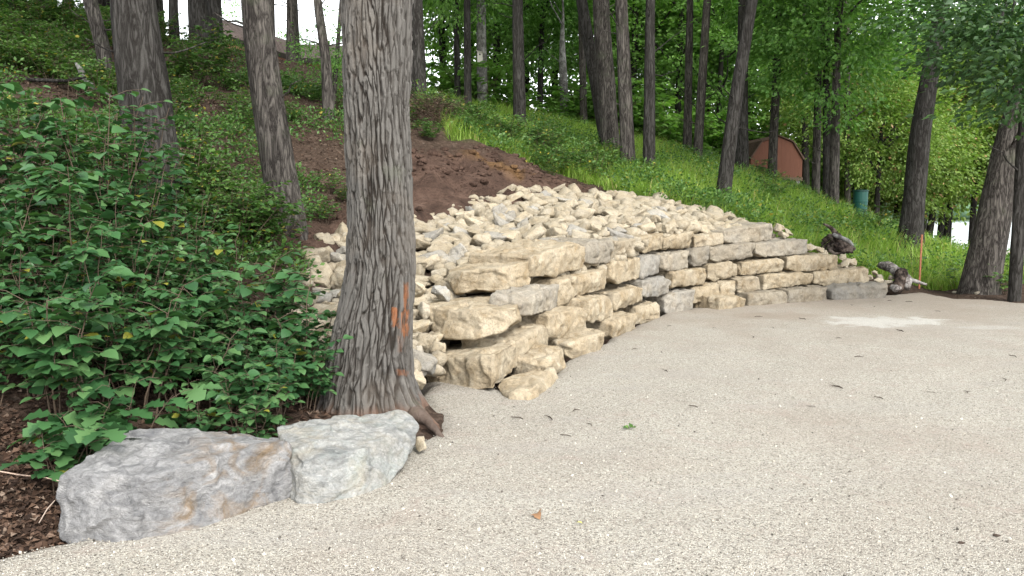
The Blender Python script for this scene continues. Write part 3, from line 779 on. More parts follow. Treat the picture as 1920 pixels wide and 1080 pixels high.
# ------------------------------------------------------------------ rubble heaped behind the wall
def rub_z(x, y):
    """height of the top of the heap"""
    z = hill(x, y)
    return z - .02
rock_types = []
for i in range(16):
    r = np.random.default_rng(900 + i)
    P = np.array([[a, b, c] for a in (-1, 1) for b in (-1, 1) for c in (-1, 1)]) * .62 + r.normal(size=(8, 3)) * .26; P = np.vstack([P, r.normal(size=(2, 3)) * .75]); P *= np.array([1.05, .85, .66])
    V, T, base = rock(P * .56, 4, 44, .014, 7, 900 + i, 0, .8, grow=1.0, facet=.36, fsize=.3)
    rock_types.append(make_mesh('limestone_rock', V + base * 0 - np.array([0, 0, (V[:, 2].max()) / 2]), T, M['rubble']))
r = np.random.default_rng(31)
cand = []
lo, hi = RUB.min(0), RUB.max(0)
placed = []
def try_place(n, rmin, rmax, gap, margin):
    got = []
    X = r.uniform(lo[0], hi[0], n); Y = r.uniform(lo[1], hi[1], n)
    S_ = sdist(RUB, X, Y); sizes = rmin + (rmax - rmin) * r.random(n) ** 1.6
    ok = S_ > margin; X, Y, sizes = X[ok], Y[ok], sizes[ok]
    order = np.argsort(-sizes)
    for i in order:
        q = np.array([X[i], Y[i]])
        if all((q[0] - p[0]) ** 2 + (q[1] - p[1]) ** 2 > (gap * (sizes[i] + p[2])) ** 2 for p in placed):
            placed.append((X[i], Y[i], sizes[i])); got.append((X[i], Y[i], sizes[i]))
    return got
big = try_place(9000, .085, .19, .60, -.02)
vis = sorted(big, key=lambda t: -t[2] / t[1])
single = vis[:288]; rest = vis[288:]
small = try_place(14000, .045, .085, .62, -.15)
X = np.array([t[0] for t in single]); Y = np.array([t[1] for t in single])
Z = rub_z(X, Y)
def put_rock(x, y, z, rad, label, group, grey, bright):
    o = link('limestone_rock', rock_types[r.integers(0, 16)], None, (x, y, z))
    k = rad * 1.62
    o.scale = (k * r.uniform(.9, 1.25), k * r.uniform(.85, 1.15), k * r.uniform(.8, 1.1)); o.rotation_euler = (r.uniform(-.5, .5), r.uniform(-.5, .5), r.uniform(0, 6.28))
    o.color = (grey, bright, 0, 1)
    return tag(o, label, 'rock', group)
for (x, y, rad), z in zip(single, Z):
    grey = r.random() < .18
    put_rock(x, y, z + rad * .25 + r.uniform(-.03, .05), rad,
             ('grey limestone rock lying in the rubble heap behind the stone wall' if grey else 'cream limestone rock lying in the rubble heap behind the stone wall'),
             'rocks of the rubble heap behind the wall', .85 if grey else .05, r.uniform(.74, 1.02))
# spilled stones at the stepped right end of the wall and at its left foot
spill = [(1462,430,15.3,.13),(1470,442,15.2,.11),(1478,436,15.4,.10),(1522,462,15.5,.13),(1532,468,15.5,.11),(1545,473,15.6,.10),(1578,482,15.7,.12),(1586,492,15.6,.13),(1597,494,15.7,.10),(1584,500,15.6,.08),(1600,503,15.7,.09),(1615,510,15.8,.10),(1632,520,15.9,.09),(1646,527,15.9,.09),(1640,512,16,.08)]
for px, py, d, rad in spill:
    p = W(px, py, d); put_rock(p[0], p[1], p[2], rad, 'small cream stone spilled on the stepped right end of the stone wall', 'stones spilled at the right end of the wall', .05, 1.05)
foot = [(778,660,7.5,.11,.7),(783,695,7.2,.09,.8),(776,708,7.0,.09,.1),(782,612,8.0,.10,.0),(806,632,8.2,.07,.1),(786,640,7.8,.07,0),(815,648,8.35,.09,.1),(800,655,8.1,.10,.2),(808,642,7.95,.11,0),(822,650,7.9,.10,.1),(830,642,8.6,.10,.1),(830,548,8.6,.12,.9),(784,540,8.4,.11,0),(800,585,8.3,.1,.4)]
for px, py, d, rad, gr in foot:
    p = W(px, py, d); put_rock(p[0], p[1], p[2] - rad * .1, rad * 1.2, 'pale rock wedged between the big trunk and the left end of the wall', 'rocks wedged beside the left end of the wall', gr, 1.1)
Vt, T = ico(2); parts = []
fill = rest + small
fx = np.array([t[0] for t in fill]); fy = np.array([t[1] for t in fill]); fz = rub_z(fx, fy)
wall_cut = np.array([W(px, 450, d)[:2] for px, d in [(838, 8.9), (995, 9.2), (1097, 10.4), (1150, 11.2), (1200, 12.4), (1300, 13.75), (1453, 14.85)]])
for (x, y, rad), z in zip(fill, fz):
    i = len(parts); s3 = rad * np.array([r.uniform(.9, 1.3), r.uniform(.8, 1.1), r.uniform(.6, .9)]); a = r.uniform(0, 6.28)
    f1 = r.normal(size=(9, 3)); f1 /= np.linalg.norm(f1, axis=1)[:, None]
    g = np.maximum(Vt @ f1.T / r.uniform(.65, 1, 9)[None], .6); Vv = Vt / (g ** 12).sum(1)[:, None] ** (1 / 12) * 1.15 * s3
    Vv = np.stack([Vv[:, 0] * math.cos(a) - Vv[:, 1] * math.sin(a), Vv[:, 0] * math.sin(a) + Vv[:, 1] * math.cos(a), Vv[:, 2]], 1)
    parts.append((Vv + np.array([x, y, z + r.uniform(-.04, .05)]), T))
V, T = merge(parts)
o = link('rubble_fill', make_mesh('rubble_fill', V, T, M['rubble'], True)); o.color = (.12, .84, 0, 1)
tag(o, 'small cream stones filling the gaps of the rubble heap', 'rubble', kind='stuff')

# ------------------------------------------------------------------ the big tree beside the boulders
PROF = [(-330, 636, 780), (-100, 640, 778), (0, 641, 776), (100, 642, 774), (200, 645, 769), (300, 649, 772), (400, 651, 776), (500, 647, 780), (560, 638, 778), (600, 627, 774), (650, 617, 771), (700, 607, 771), (740, 599, 779), (780, 590, 792), (815, 583, 808), (860, 575, 815)]
TD = 6.35
zc = np.array([W(700, p[0], TD)[2] for p in PROF]); xl = np.array([W(p[1], p[0], TD)[0] for p in PROF]); xr = np.array([W(p[2], p[0], TD)[0] for p in PROF])
order = np.argsort(zc); zc, xl, xr = zc[order], xl[order], xr[order]
NS, NZ = 420, 620
zz = np.concatenate([np.linspace(-.12, 3.4, NZ - 60), np.linspace(3.42, 7.5, 60)])
cx = np.interp(zz, zc, (xl + xr) / 2); rad = np.interp(zz, zc, (xr - xl) / 2) * np.clip(1 - (zz - 3.2) * .045, .75, 1)
th = np.linspace(0, 2 * math.pi, NS, endpoint=False)
TH, ZZ = np.meshgrid(th, zz)
CT, ST = np.cos(TH), np.sin(TH)
q = np.stack([CT.ravel() * 1.0, ST.ravel() * 1.0, ZZ.ravel() * .75], 1)
n1 = fbm(q * 2.3, 5, 4).reshape(TH.shape); n2 = fbm(q * 2.3 + 40, 6, 4).reshape(TH.shape); n3 = fbm(np.stack([CT.ravel() * 7, ST.ravel() * 7, ZZ.ravel() * 2.2], 1), 9, 5).reshape(TH.shape)
def ridgew(p): return 1 - np.abs(((p / math.pi) % 2) - 1) * 2
twist = .22 * ZZ
s1 = np.abs(ridgew(17 * (TH + twist) + 4.4 * ZZ + 5.0 * n1 + 1.3 * n3)); s2 = np.abs(ridgew(18 * (TH + twist * .3) - 3.6 * ZZ + 5.0 * n2 + 1.3 * n3))
ridge = .72 * np.minimum(smooth01(s1 * 2.6), smooth01(s2 * 3.0)) + .28 * np.clip(.5 + 1.1 * fbm(np.stack([CT.ravel() * 13, ST.ravel() * 13, ZZ.ravel() * 1.6], 1), 29, 5).reshape(TH.shape), 0, 1)
cross = smooth01((fbm(np.stack([CT.ravel() * 7, ST.ravel() * 7, ZZ.ravel() * 11], 1), 39, 3).reshape(TH.shape) + .32) / .22)
ridge = ridge * (.66 + .34 * cross)
flake = fbm(np.stack([CT.ravel() * 9, ST.ravel() * 9, ZZ.ravel() * 2.0], 1), 19, 5).reshape(TH.shape)
low = np.exp(-np.clip(ZZ, 0, 9) / .28)
lob = sum(a * np.exp(-((((TH - t0 + math.pi) % (2 * math.pi)) - math.pi) / w) ** 2) for t0, a, w in [(-.62, .75, .20), (-1.7, .12, .3), (-2.6, .2, .35), (.4, .25, .4), (1.6, .2, .5), (2.8, .2, .4)])
Rr = rad[:, None] * (1 + low * lob) - .016 + (ridge - .6) * (.030 + .008 * low) + flake * .016 + n3 * .008
body = fbm(q * 1.1 + 7, 23, 3).reshape(TH.shape) * .018
Rr = Rr + body
VX = cx[:, None] + Rr * CT; VY = TD + Rr * ST; V = np.stack([VX.ravel(), VY.ravel(), ZZ.ravel()], 1)
idx = np.arange(V.shape[0]).reshape(len(zz), NS)
Q = np.stack([idx[:-1], np.roll(idx[:-1], -1, 1), np.roll(idx[1:], -1, 1), idx[1:]], -1).reshape(-1, 4)
ppx, ppy = project(V); facing = (ST.ravel() < .1)
nzv = fbm(V * 22, 71, 3) * 6; nzw = fbm(V * np.array([40, 40, 9]), 72, 3)
def mark(x0, x1, y0, y1, soft=4): 
    d = np.minimum(np.minimum(ppx + nzv * .35 - x0, x1 - ppx - nzv * .35), np.minimum(ppy + nzv - y0, y1 - ppy - nzv)); return smooth01(d / soft + .5)
paint = np.maximum.reduce([mark(757, 766, 530, 632), mark(735, 749, 578, 614), mark(752, 760, 585, 628), mark(743, 768, 694, 705) * .45, mark(745, 760, 630, 660) * .2]) * facing * smooth01(.68 + nzw * 1.3) * .85
m, nt, out = new_mat('furrowed_bark'); k = NT(nt); v = k.coord()
rg = k.attr('ridge')
fib = k.noise(k.coord((40, 40, 5)), 1.0, 7, .65, .6)
c = k.mix(k.ramp(rg, [(.25, 0), (.8, 1)]), (.030, .025, .021), (.126, .118, .107))
c = k.mix(.6, c, k.ramp(fib, [(.3, .5), (.6, 1.0)]), 'MULTIPLY')
c = k.mix(k.ramp(k.noise(v, 1.7, 5, .6), [(.5, 0), (.75, .5)]), c, (.15, .125, .10))
c = k.mix(k.ramp(k.noise(v, 3.0, 5, .6), [(.62, 0), (.75, .35)]), c, (.105, .12, .075))
c = k.mix(k.attr('earth'), c, (.14, .085, .06))
c = k.mix(k.attr('paint'), c, k.mix(fib, (.13, .05, .022), (.29, .115, .048)))
k.l(k.bsdf(c, .95, k.bump(k.math('ADD', fib, k.math('MULTIPLY', k.noise(v, 70, 5, .7), .4)), .9, .018), .1), out.inputs[0])
M['big_bark'] = m
earth = smooth01((.16 - ZZ + n3 * .08) / .12) * .8
big_tree = thing('tree', (float(cx[20]), TD, 0), 'massive foreground tree with deeply furrowed grey bark and orange paint marks on its trunk', 'tree')
base = np.array([float(cx[20]), TD, 0])
tr_ob = link('trunk', make_mesh('trunk', V - base, Q, m, True, {'ridge': np.clip(ridge * .85 + flake * .35 + .1, 0, 1).ravel(), 'paint': paint, 'earth': earth.ravel()}), big_tree)
# the root that runs out onto the gravel
path = np.array([W(775, 775, 6.05), G(802, 800) + np.array([0, 0, .05]), G(820, 812) + np.array([0, 0, .006]), G(838, 822) + np.array([0, 0, -.035])]) - base
V, Q = tube(np.array([path[0] + (path[1] - path[0]) * t for t in np.linspace(0, 1, 5)] + [path[1] + (path[2] - path[1]) * t for t in np.linspace(.2, 1, 5)] + [path[2] + (path[3] - path[2]) * t for t in np.linspace(.2, 1, 5)]), np.linspace(.055, .008, 15), 26, 4, 1.1)
nn = len(V)
link('root', make_mesh('root', V, Q, m, True, {'ridge': .5 + .4 * fbm(V * np.array([14, 14, 14]), 3, 3), 'paint': np.zeros(nn), 'earth': np.full(nn, .4)}), big_tree)

# ------------------------------------------------------------------ crowns, trunks and trees
def spray_leaves(r, C, axis, nleaf, spread, size, droop=.35, tmpl=LEAF4, up=.8):
    """leaves in flat sprays around points C"""
    n = len(C); pos = np.repeat(C, nleaf, 0); ax = np.repeat(axis, nleaf, 0)
    off = r.normal(size=(n * nleaf, 3)) * spread * np.array([1, 1, .38]); pos = pos + off
    d = off * np.array([1, 1, .3]) / spread + ax * .7 + r.normal(size=off.shape) * .45; d[:, 2] -= droop
    nm = r.normal(size=off.shape) * .55; nm[:, 2] += up
    s = size * (.65 + .7 * r.random(len(pos)))
    return scatter(tmpl[0], tmpl[1], pos, frames(d, nm), s)

def crown_mesh(name, seed, rx, rz, nclus, nleaf, size, mat, spread=.42, gap=-.15, hollow=.45, low=-1.0):
    r = np.random.default_rng(seed)
    D = r.normal(size=(nclus * 4, 3)); D /= np.linalg.norm(D, axis=1)[:, None]
    rad = hollow + (1 - hollow) * r.random(len(D)) ** .6
    nz = fbm(D * 1.7 + seed, seed, 2)
    C = D * (rad * (1 + .38 * nz))[:, None] * np.array([rx, rx, rz])
    k = (fbm(C * (1.5 / rx * 1.6) + 11, seed + 3, 3) > gap) & (D[:, 2] > low)
    C, D = C[k][:nclus], D[k][:nclus]
    V, Q = spray_leaves(r, C, D, nleaf, spread, size)
    return make_mesh(name, V, Q, mat, False)

CROWN = {
 'mid': [crown_mesh('crown', 41 + i, 3.4, 3.4, 240, 40, .17, M['leaf_mid'], .40, .04, .35) for i in range(3)],
 'dark': [crown_mesh('crown', 51 + i, 3.2, 3.0, 230, 40, .165, M['leaf_dark'], .40, .05, .35) for i in range(3)],
 'light': [crown_mesh('crown', 61 + i, 3.3, 3.4, 260, 42, .165, M['leaf_light'], .42, .0, .35) for i in range(3)],
 'bright': [crown_mesh('crown', 81 + i, 3.4, 3.4, 230, 40, .17, M['leaf_bright'], .40, .0, .35) for i in range(2)],
 'sparse': [crown_mesh('crown', 71 + i, 2.4, 2.2, 110, 34, .15, M['leaf_mid'], .4, -.05, .3) for i in range(2)],
}
tr_rng = np.random.default_rng(77)
def trunk_geo(path, radii, seg, seed, flare=.45, ridged=.05, detail=70, flare_h=.45):
    path = np.asarray(path, float)
    L = np.concatenate([[0], np.cumsum(np.linalg.norm(np.diff(path, axis=0), axis=1))])
    t = np.concatenate([np.linspace(0, min(1.2, L[-1] * .3), 14), np.linspace(min(1.2, L[-1] * .3), L[-1], detail)[1:]])
    Pp = np.stack([np.interp(t, L, path[:, k]) for k in range(3)], 1)
    # round the corners of the path
    for _ in range(6): Pp[1:-1] = Pp[1:-1] * .5 + (Pp[:-2] + Pp[2:]) * .25
    R0 = np.interp(t, L, radii)
    V, Q = tube(Pp, R0, seg, seed, 0, cap=False)
    n = len(Pp); Vr = V.reshape(n, seg, 3); a = np.linspace(0, 2 * math.pi, seg, endpoint=False)
    lob = 1 + .5 * np.sin(a * 4 + seed) + .4 * np.sin(a * 3 + seed * 2.1)
    f = 1 + flare * np.exp(-t / flare_h)[:, None] * (.55 + .35 * lob)[None]
    cyl = np.stack([np.repeat(np.cos(a)[None], n, 0) * 6, np.repeat(np.sin(a)[None], n, 0) * 6, np.repeat(t[:, None], seg, 1) * 1.3], -1).reshape(-1, 3)
    nz = fbm(cyl, seed, 4).reshape(n, seg); big = fbm(cyl * np.array([.25, .25, .6]) + 5, seed + 2, 3).reshape(n, seg)
    Vr = Pp[:, None, :] + (Vr - Pp[:, None, :]) * (f * (1 + ridged * nz + .10 * big))[..., None]
    return Vr.reshape(-1, 3), Q

def make_tree(base, top, rb, rt, H, bark, crown, cs, label, group=None, cz=None, limbs=5, seg=20, bend=(0, 0, 0), flare=.4, crowns=1, coff=(0, 0, 0), cmesh=None):
    """base and top: two points on the trunk's middle line; rb, rt: radii there; H: height; cs: crown scale"""
    seed = int(tr_rng.integers(1, 9999)); r = np.random.default_rng(seed)
    base = np.asarray(base, float); top = np.asarray(top, float); d = top - base; d = d / max(d[2], .1)
    foot = np.array([0, 0, -.35]) * 1.0 + d * -.1
    mid = (top - base) * .5 + np.asarray(bend, float)
    pts = [foot, mid * .02, mid, top - base]; rad = [rb, rb, rb * .55 + rt * .45, rt]
    hz = top[2] - base[2]
    lean = d * np.array([.6, .6, 1])
    p = top - base
    while p[2] < H:
        p = p + lean * 1.1 + np.array([r.uniform(-.12, .12), r.uniform(-.12, .12), 0]); pts.append(p.copy()); rad.append(rt * max(.22, 1 - .8 * (p[2] - hz) / max(H - hz, .5)))
    V, Q = trunk_geo(pts, rad, seg, seed, flare)
    parts = [(V, Q)]
    tip = np.array(pts[-1]); cc = tip.copy() if cz is None else np.array([*(np.array([np.interp(cz, [q[2] for q in pts], [q[k] for q in pts]) for k in range(2)])), cz])
    cc = cc + np.array(coff, float)
    for i in range(limbs):
        z0 = r.uniform(max(hz * .55, cc[2] - 2.6 * cs), min(H * .97, cc[2] + 1.2 * cs)) if cz is None else r.uniform(max(.4 * cz, cz - 2.6 * cs), cz + .8 * cs)
        zs = np.array([q[2] for q in pts]); b = np.array([np.interp(z0, zs, [q[k] for q in pts]) for k in range(3)]); rr_ = float(np.interp(z0, zs, rad)) * .5
        a = r.uniform(0, 6.28); ln = r.uniform(1.6, 2.8) * cs
        dirv = np.array([math.cos(a), math.sin(a), r.uniform(.4, 1.0)])
        lp = np.array([b + dirv * ln * t + np.array([0, 0, .25 * t * t * ln]) + r.normal(size=3) * .05 * t for t in np.linspace(0, 1, 7)])
        parts.append(tube(lp, np.linspace(rr_, rr_ * .25, 7), 7, seed + i, .1, cap=False))
    for i in range(3):                                  # dead twigs low on the trunk
        z0 = r.uniform(1.2, max(1.6, hz * 1.0)); zs = np.array([q[2] for q in pts]); b = np.array([np.interp(z0, zs, [q[k] for q in pts]) for k in range(3)]); a = r.uniform(0, 6.28); ln = r.uniform(.4, 1.3)
        dirv = np.array([math.cos(a), math.sin(a), r.uniform(-.2, .7)]); lp = np.array([b + dirv * ln * t_ + np.array([0, 0, .15 * t_ * t_]) + r.normal(size=3) * .04 * t_ for t_ in np.linspace(0, 1, 6)])
        rr_ = min(.02, rt * .3); parts.append(tube(lp, np.linspace(rr_, rr_ * .3, 6), 5, seed + 50 + i, .1, cap=False))
    V, Q = merge(parts)
    t = thing('tree', tuple(base), label, 'tree', group)
    link('trunk', make_mesh('trunk', V, Q, M[bark], True), t)
    if crown:
        for k in range(crowns):
            cm = CROWN[crown][int(r.integers(0, len(CROWN[crown])))] if cmesh is None else cmesh
            c = link('crown', cm, t, tuple(cc + (np.array([r.uniform(-1, 1), r.uniform(-1, 1), -1.6 * k]) * cs if k else 0)))
            c.rotation_euler = (0, 0, r.uniform(0, 6.28)); c.scale = (cs * r.uniform(.92, 1.08), cs * r.uniform(.92, 1.08), cs * r.uniform(.9, 1.1))
    return t

def ptree(px, py, d, wb, tx, wt, label, bark='bark_grey', H=13, crown='mid', cs=1.1, cz=None, bend=0, group=None, limbs=5, ty=0, seg=20, flare=.4, coff=(0, 0, 0), crowns=1):
    b = W(px, py, d); t = W(tx, ty, d)
    zg = float(ground_z(np.array([b[0]]), np.array([b[1]]))[0])
    b2 = b.copy(); b2[2] = zg + .02
    return make_tree(b2, t, wb / 2 * d / F, wt / 2 * d / F, H, bark, crown, cs, label, group, cz, limbs, seg, (bend * d / F, 0, 0), flare, crowns, coff)

ptree(290, 345, 9.0, 92, 245, 78, 'thick dark trunk rising out of the leafy shrubs at left', 'bark_dark', 12, 'dark', 1.2, seg=48, flare=.25, bend=4)
ptree(540, 420, 10.0, 62, 477, 52, 'grey ridged trunk leaning left, between the dark trunk and the big foreground tree', 'bark_grey', 13, 'mid', 1.2, seg=44, flare=.45, bend=-4)
ptree(205, 190, 15.5, 25, 168, 24, 'slender bent trunk just left of the thick dark trunk', 'bark_grey', 12, 'dark', 1.1, bend=8)
ptree(328, 90, 22, 18, 324, 16, 'thin dark trunk close to the right of the thick dark trunk', 'bark_dark', 13, 'dark', 1.0)
ptree(376, 100, 20, 36, 370, 34, 'broad dark trunk standing before the brown roofed house, left of a near twin', 'bark_dark', 14, 'dark', 1.2)
ptree(407, 95, 21.5, 24, 402, 24, 'dark trunk touching the left end of the brown roof', 'bark_dark', 14, 'mid', 1.1)
ptree(511, 120, 24, 11, 510, 9, 'very thin trunk in front of the house roof, beside the grey leaning trunk', 'bark_grey', 11, 'sparse', .9)
ptree(546, 122, 25, 17, 545, 14, 'pale trunk before the roof, left one of a close pair', 'bark_grey', 13, 'mid', 1.0, limbs=4)
ptree(557, 118, 25.4, 14, 552, 11, 'slim trunk before the roof, right one of a close pair', 'bark_dark', 13, None, 1.0, limbs=4)
ptree(616, 222, 16, 21, 594, 15, 'crooked slender trunk just left of the big foreground tree', 'bark_grey', 11, 'sparse', 1.1, bend=6)
ptree(622, 110, 17, 8, 640, 7, 'sapling with hanging leaves before the right end of the roof', 'bark_grey', 2.6, 'sparse', .36, limbs=3, cz=1.3)
ptree(785, 190, 22, 32, 778, 28, 'dark trunk half hidden behind the right side of the big foreground tree', 'bark_dark', 13, 'dark', 1.1)
ptree(20, 70, 22, 14, 18, 12, 'thin dark trunk at the far upper left edge', 'bark_dark', 12, 'dark', 1.2)
ptree(45, 75, 25, 10, 40, 9, 'thinnest dark trunk beside the upper left edge trunk', 'bark_dark', 12, 'dark', 1.2)
ptree(877, 205, 27, 14, 876, 12, 'thin dark trunk just left of the birdhouse tree', 'bark_dark', 14, 'sparse', 1.3)
bird_tree = ptree(905, 190, 33, 20, 902, 17, 'pale forked tree with a birdhouse on its trunk', 'bark_pale', 13, 'mid', 1.3, cz=8.5, limbs=8, ty=10)
ptree(975, 238, 24, 24, 970, 19, 'straight dark trunk standing alone on the grassy ridge', 'bark_dark', 14, 'sparse', 1.3)
ptree(1061, 232, 35, 17, 1055, 14, 'pale broken grey trunk on the grassy ridge', 'bark_pale', 5.2, None, 1, ty=120, limbs=2)
ptree(1095, 232, 33, 14, 1090, 12, 'slim trunk just right of the pale broken trunk', 'bark_grey', 12, 'dark', 1.2)
ptree(1146, 272, 22.5, 34, 1126, 30, 'stout grey trunk of a close pair leaning together mid picture', 'bark_grey', 14, 'sparse', 1.4, flare=.3)
ptree(1138, 262, 23.6, 22, 1090, 20, 'leaning dark trunk behind the stout grey one', 'bark_dark', 13, 'sparse', 1.3)
ptree(1178, 300, 20.5, 28, 1165, 22, 'smooth grey trunk right of the leaning pair', 'bark_grey', 14, 'sparse', 1.3)
ptree(1217, 310, 20, 23, 1219, 17, 'straight dark trunk above the middle of the wall, on the meadow edge', 'bark_dark', 13, 'sparse', 1.3)
ptree(1288, 292, 27, 16, 1294, 12, 'slim grey trunk, left one of a pair on the meadow', 'bark_grey', 13, 'sparse', 1.3)
ptree(1307, 300, 26, 17, 1326, 14, 'slim grey trunk, right one of a pair on the meadow', 'bark_grey', 13, 'mid', 1.2)
ptree(1355, 352, 18, 28, 1410, 20, 'dark trunk leaning right beside the barn-shaped shed', 'bark_dark', 13, 'sparse', 1.3, bend=-4)
ptree(1391, 312, 25, 24, 1393, 17, 'dark upright trunk just behind the right-leaning one', 'bark_dark', 13, 'sparse', 1.3)
ptree(1447, 337, 26, 17, 1463, 12, 'grey trunk standing in front of the barn-shaped shed', 'bark_grey', 9.5, 'mid', .8, cz=7.4)
ptree(1512, 350, 31, 14, 1506, 10, 'dark thin trunk at the right side of the shed', 'bark_dark', 10, None, .9, cz=7.4)
ptree(1529, 370, 26, 15, 1538, 11, 'slender grey trunk right of the shed', 'bark_grey', 10, 'sparse', .9, cz=7.6)
ptree(1552, 380, 25, 17, 1549, 10, 'left stem of a dark double trunk between shed and green drum', 'bark_dark', 9, 'mid', .8, cz=6.2)
ptree(1563, 390, 24, 19, 1572, 11, 'right stem of a grey double trunk between shed and green drum', 'bark_grey', 10, 'mid', .9, cz=6.0)
ptree(1590, 385, 31, 11, 1588, 9, 'small trunk just left of the green drum, among light leaves', 'bark_grey', 8, 'light', .8, cz=5)
ptree(1706, 445, 20, 40, 1768, 26, 'dark trunk with a swollen foot, behind the orange stake', 'bark_dark', 13, 'dark', .8, bend=-9, seg=36, flare=.9, cz=9.0)
lean_tree = ptree(1835, 545, 15.8, 62, 1985, 42, 'thick grey-brown trunk leaning right at the edge of the gravel', 'bark_grey', 12, 'dark', 1.1, bend=-18, seg=48, flare=.5)
ptree(1902, 562, 14.6, 22, 1945, 20, 'thin dark trunk at the right edge in front of the lake', 'bark_dark', 11, 'dark', 1.0, bend=-6, seg=30, flare=.2)
for i, (px, d, w) in enumerate([(1848 - 3, 38, 12), (1768, 40, 9), (1757, 37, 10), (1738, 36, 13), (1672, 37, 10), (1640, 36, 9)]):
    x, z = (px - 960) / F * d, 0
    zg = float(ground_z(np.array([x]), np.array([float(d)]))[0])
    lab = ['lakeside tree between the leaning trunk and open water', 'small lakeside tree at the left end of the visible water', 'dark lakeside trunk at the water edge right of the orange stake', 'lakeside trunk right behind the swollen-footed trunk', 'lakeside tree between the green drum and the swollen-footed trunk', 'light leaved lakeside tree just right of the green drum'][i]
    make_tree((x, d, zg), (x + .5, d, zg + 5), w / 2 * d / F, w / 3 * d / F, 8.5, 'bark_dark', 'light', 1.12, lab, None, [8.2, 7.6, 7.4, 6.4, 4.6, 4.4][i], 7, 12)

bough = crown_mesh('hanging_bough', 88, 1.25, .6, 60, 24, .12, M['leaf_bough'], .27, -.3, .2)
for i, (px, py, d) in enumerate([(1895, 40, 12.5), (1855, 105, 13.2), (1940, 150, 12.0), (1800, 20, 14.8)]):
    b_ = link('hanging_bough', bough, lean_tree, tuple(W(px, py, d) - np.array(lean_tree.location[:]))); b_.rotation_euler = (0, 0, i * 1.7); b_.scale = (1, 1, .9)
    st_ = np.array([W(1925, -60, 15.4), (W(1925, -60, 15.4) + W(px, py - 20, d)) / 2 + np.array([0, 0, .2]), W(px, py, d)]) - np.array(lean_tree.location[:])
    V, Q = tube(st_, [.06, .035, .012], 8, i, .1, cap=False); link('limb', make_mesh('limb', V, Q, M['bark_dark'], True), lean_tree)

# trees that close the view: over the ridge, up the wooded slope and down by the lake
bg = []
for px, d, kind, cs, czf in [
    # beyond the grassy ridge
    (835, 42, 'bright', 1.3, 6.2), (880, 47, 'bright', 1.6, 6), (930, 40, 'bright', 1.3, 7.5), (985, 45, 'bright', 1.5, 5.5), (1010, 38, 'mid', 1.0, 4.6), (960, 52, 'bright', 1.7, 8), (1035, 50, 'bright', 1.5, 8.6),
    (1120, 44, 'bright', 1.3, 8.5), (1180, 40, 'bright', 1.3, 6.5), (1230, 46, 'bright', 1.6, 6), (1265, 38, 'bright', 1.2, 5.5), (1320, 42, 'bright', 1.5, 5.5), (1340, 37, 'bright', 1.0, 5.0), (1400, 44, 'bright', 1.6, 7),
    (1440, 40, 'bright', 1.5, 5), (1500, 42, 'bright', 1.5, 6.0), (860, 33, 'bright', .9, 7.5),
    (1150, 58, 'bright', 1.9, 8), (1290, 58, 'bright', 2.0, 8), (1430, 56, 'bright', 2.0, 8)]:
    bg.append((px, d, kind, cs, czf, 'leafy background tree beyond the grassy ridge', 'trees beyond the grassy ridge'))
for px, d, kind, cs, czf in [(-40, 27, 'mid', 1.3, 4), (40, 24, 'dark', 1.1, 3.2), (95, 28, 'mid', 1.3, 3.8), (150, 24, 'dark', 1.0, 3.0), (210, 29, 'mid', 1.3, 4), (285, 30, 'dark', 1.3, 4.0), (345, 33, 'mid', 1.0, 3.6), (10, 34, 'dark', 1.6, 6), (120, 36, 'dark', 1.7, 7), (230, 38, 'mid', 1.6, 7), (-90, 22, 'dark', 1.2, 4), (320, 40, 'dark', 1.5, 6)]:
    bg.append((px, d, kind, cs, czf, 'shaded woodland tree up the left slope', 'trees up the wooded left slope'))
for px, d, kind, cs, czf in [(505, 62, 'bright', .9, 5.2), (450, 60, 'bright', .8, 5.6)]:
    bg.append((px, d, kind, cs, czf, 'far tree seen above the house roof', 'far trees beyond the house'))
for px, d, kind, cs, czf in [(1575, 46, 'light', 1.3, 4.5), (1625, 43, 'light', 1.2, 4.2), (1680, 47, 'light', 1.4, 5), (1730, 44, 'light', 1.2, 5.6), (1775, 46, 'light', 1.3, 7.6), (1850, 45, 'light', 1.3, 9.0), (1910, 44, 'light', 1.3, 9.4), (1960, 42, 'light', 1.2, 8.6), (1650, 56, 'light', 1.6, 6), (1760, 54, 'light', 1.5, 8), (1590, 36, 'light', 1.0, 3.2), (1820, 36, 'light', .9, 7.6), (1900, 35, 'light', .9, 7.8), (1700, 34, 'light', .8, 3.0), (1640, 31, 'light', .7, 2.2)]:
    bg.append((px, d, kind, cs, czf, 'yellow-green tree on the low ground towards the lake', 'light leaved trees towards the lake'))
protos = {}
for px, d, kind, cs, czf, label, group in bg:
    x = (px - 960) / F * d; zg = float(ground_z(np.array([x]), np.array([float(d)]))[0])
    key = (kind, group)
    if key not in protos:
        protos[key] = make_tree((x, d, zg), (x + .15, d, zg + 5), .15, .11, 8.5, 'bark_dark', kind, 1.0, label, group, 5.5, 8, 10)
        t = protos[key]
    else:
        t = copy_tree(protos[key]); t.location = (x, d, zg)
    a = float(tr_rng.uniform(0, 6.28)); t.rotation_euler = (0, 0, a); t.scale = (cs, cs, max(cs, czf / 5.5))

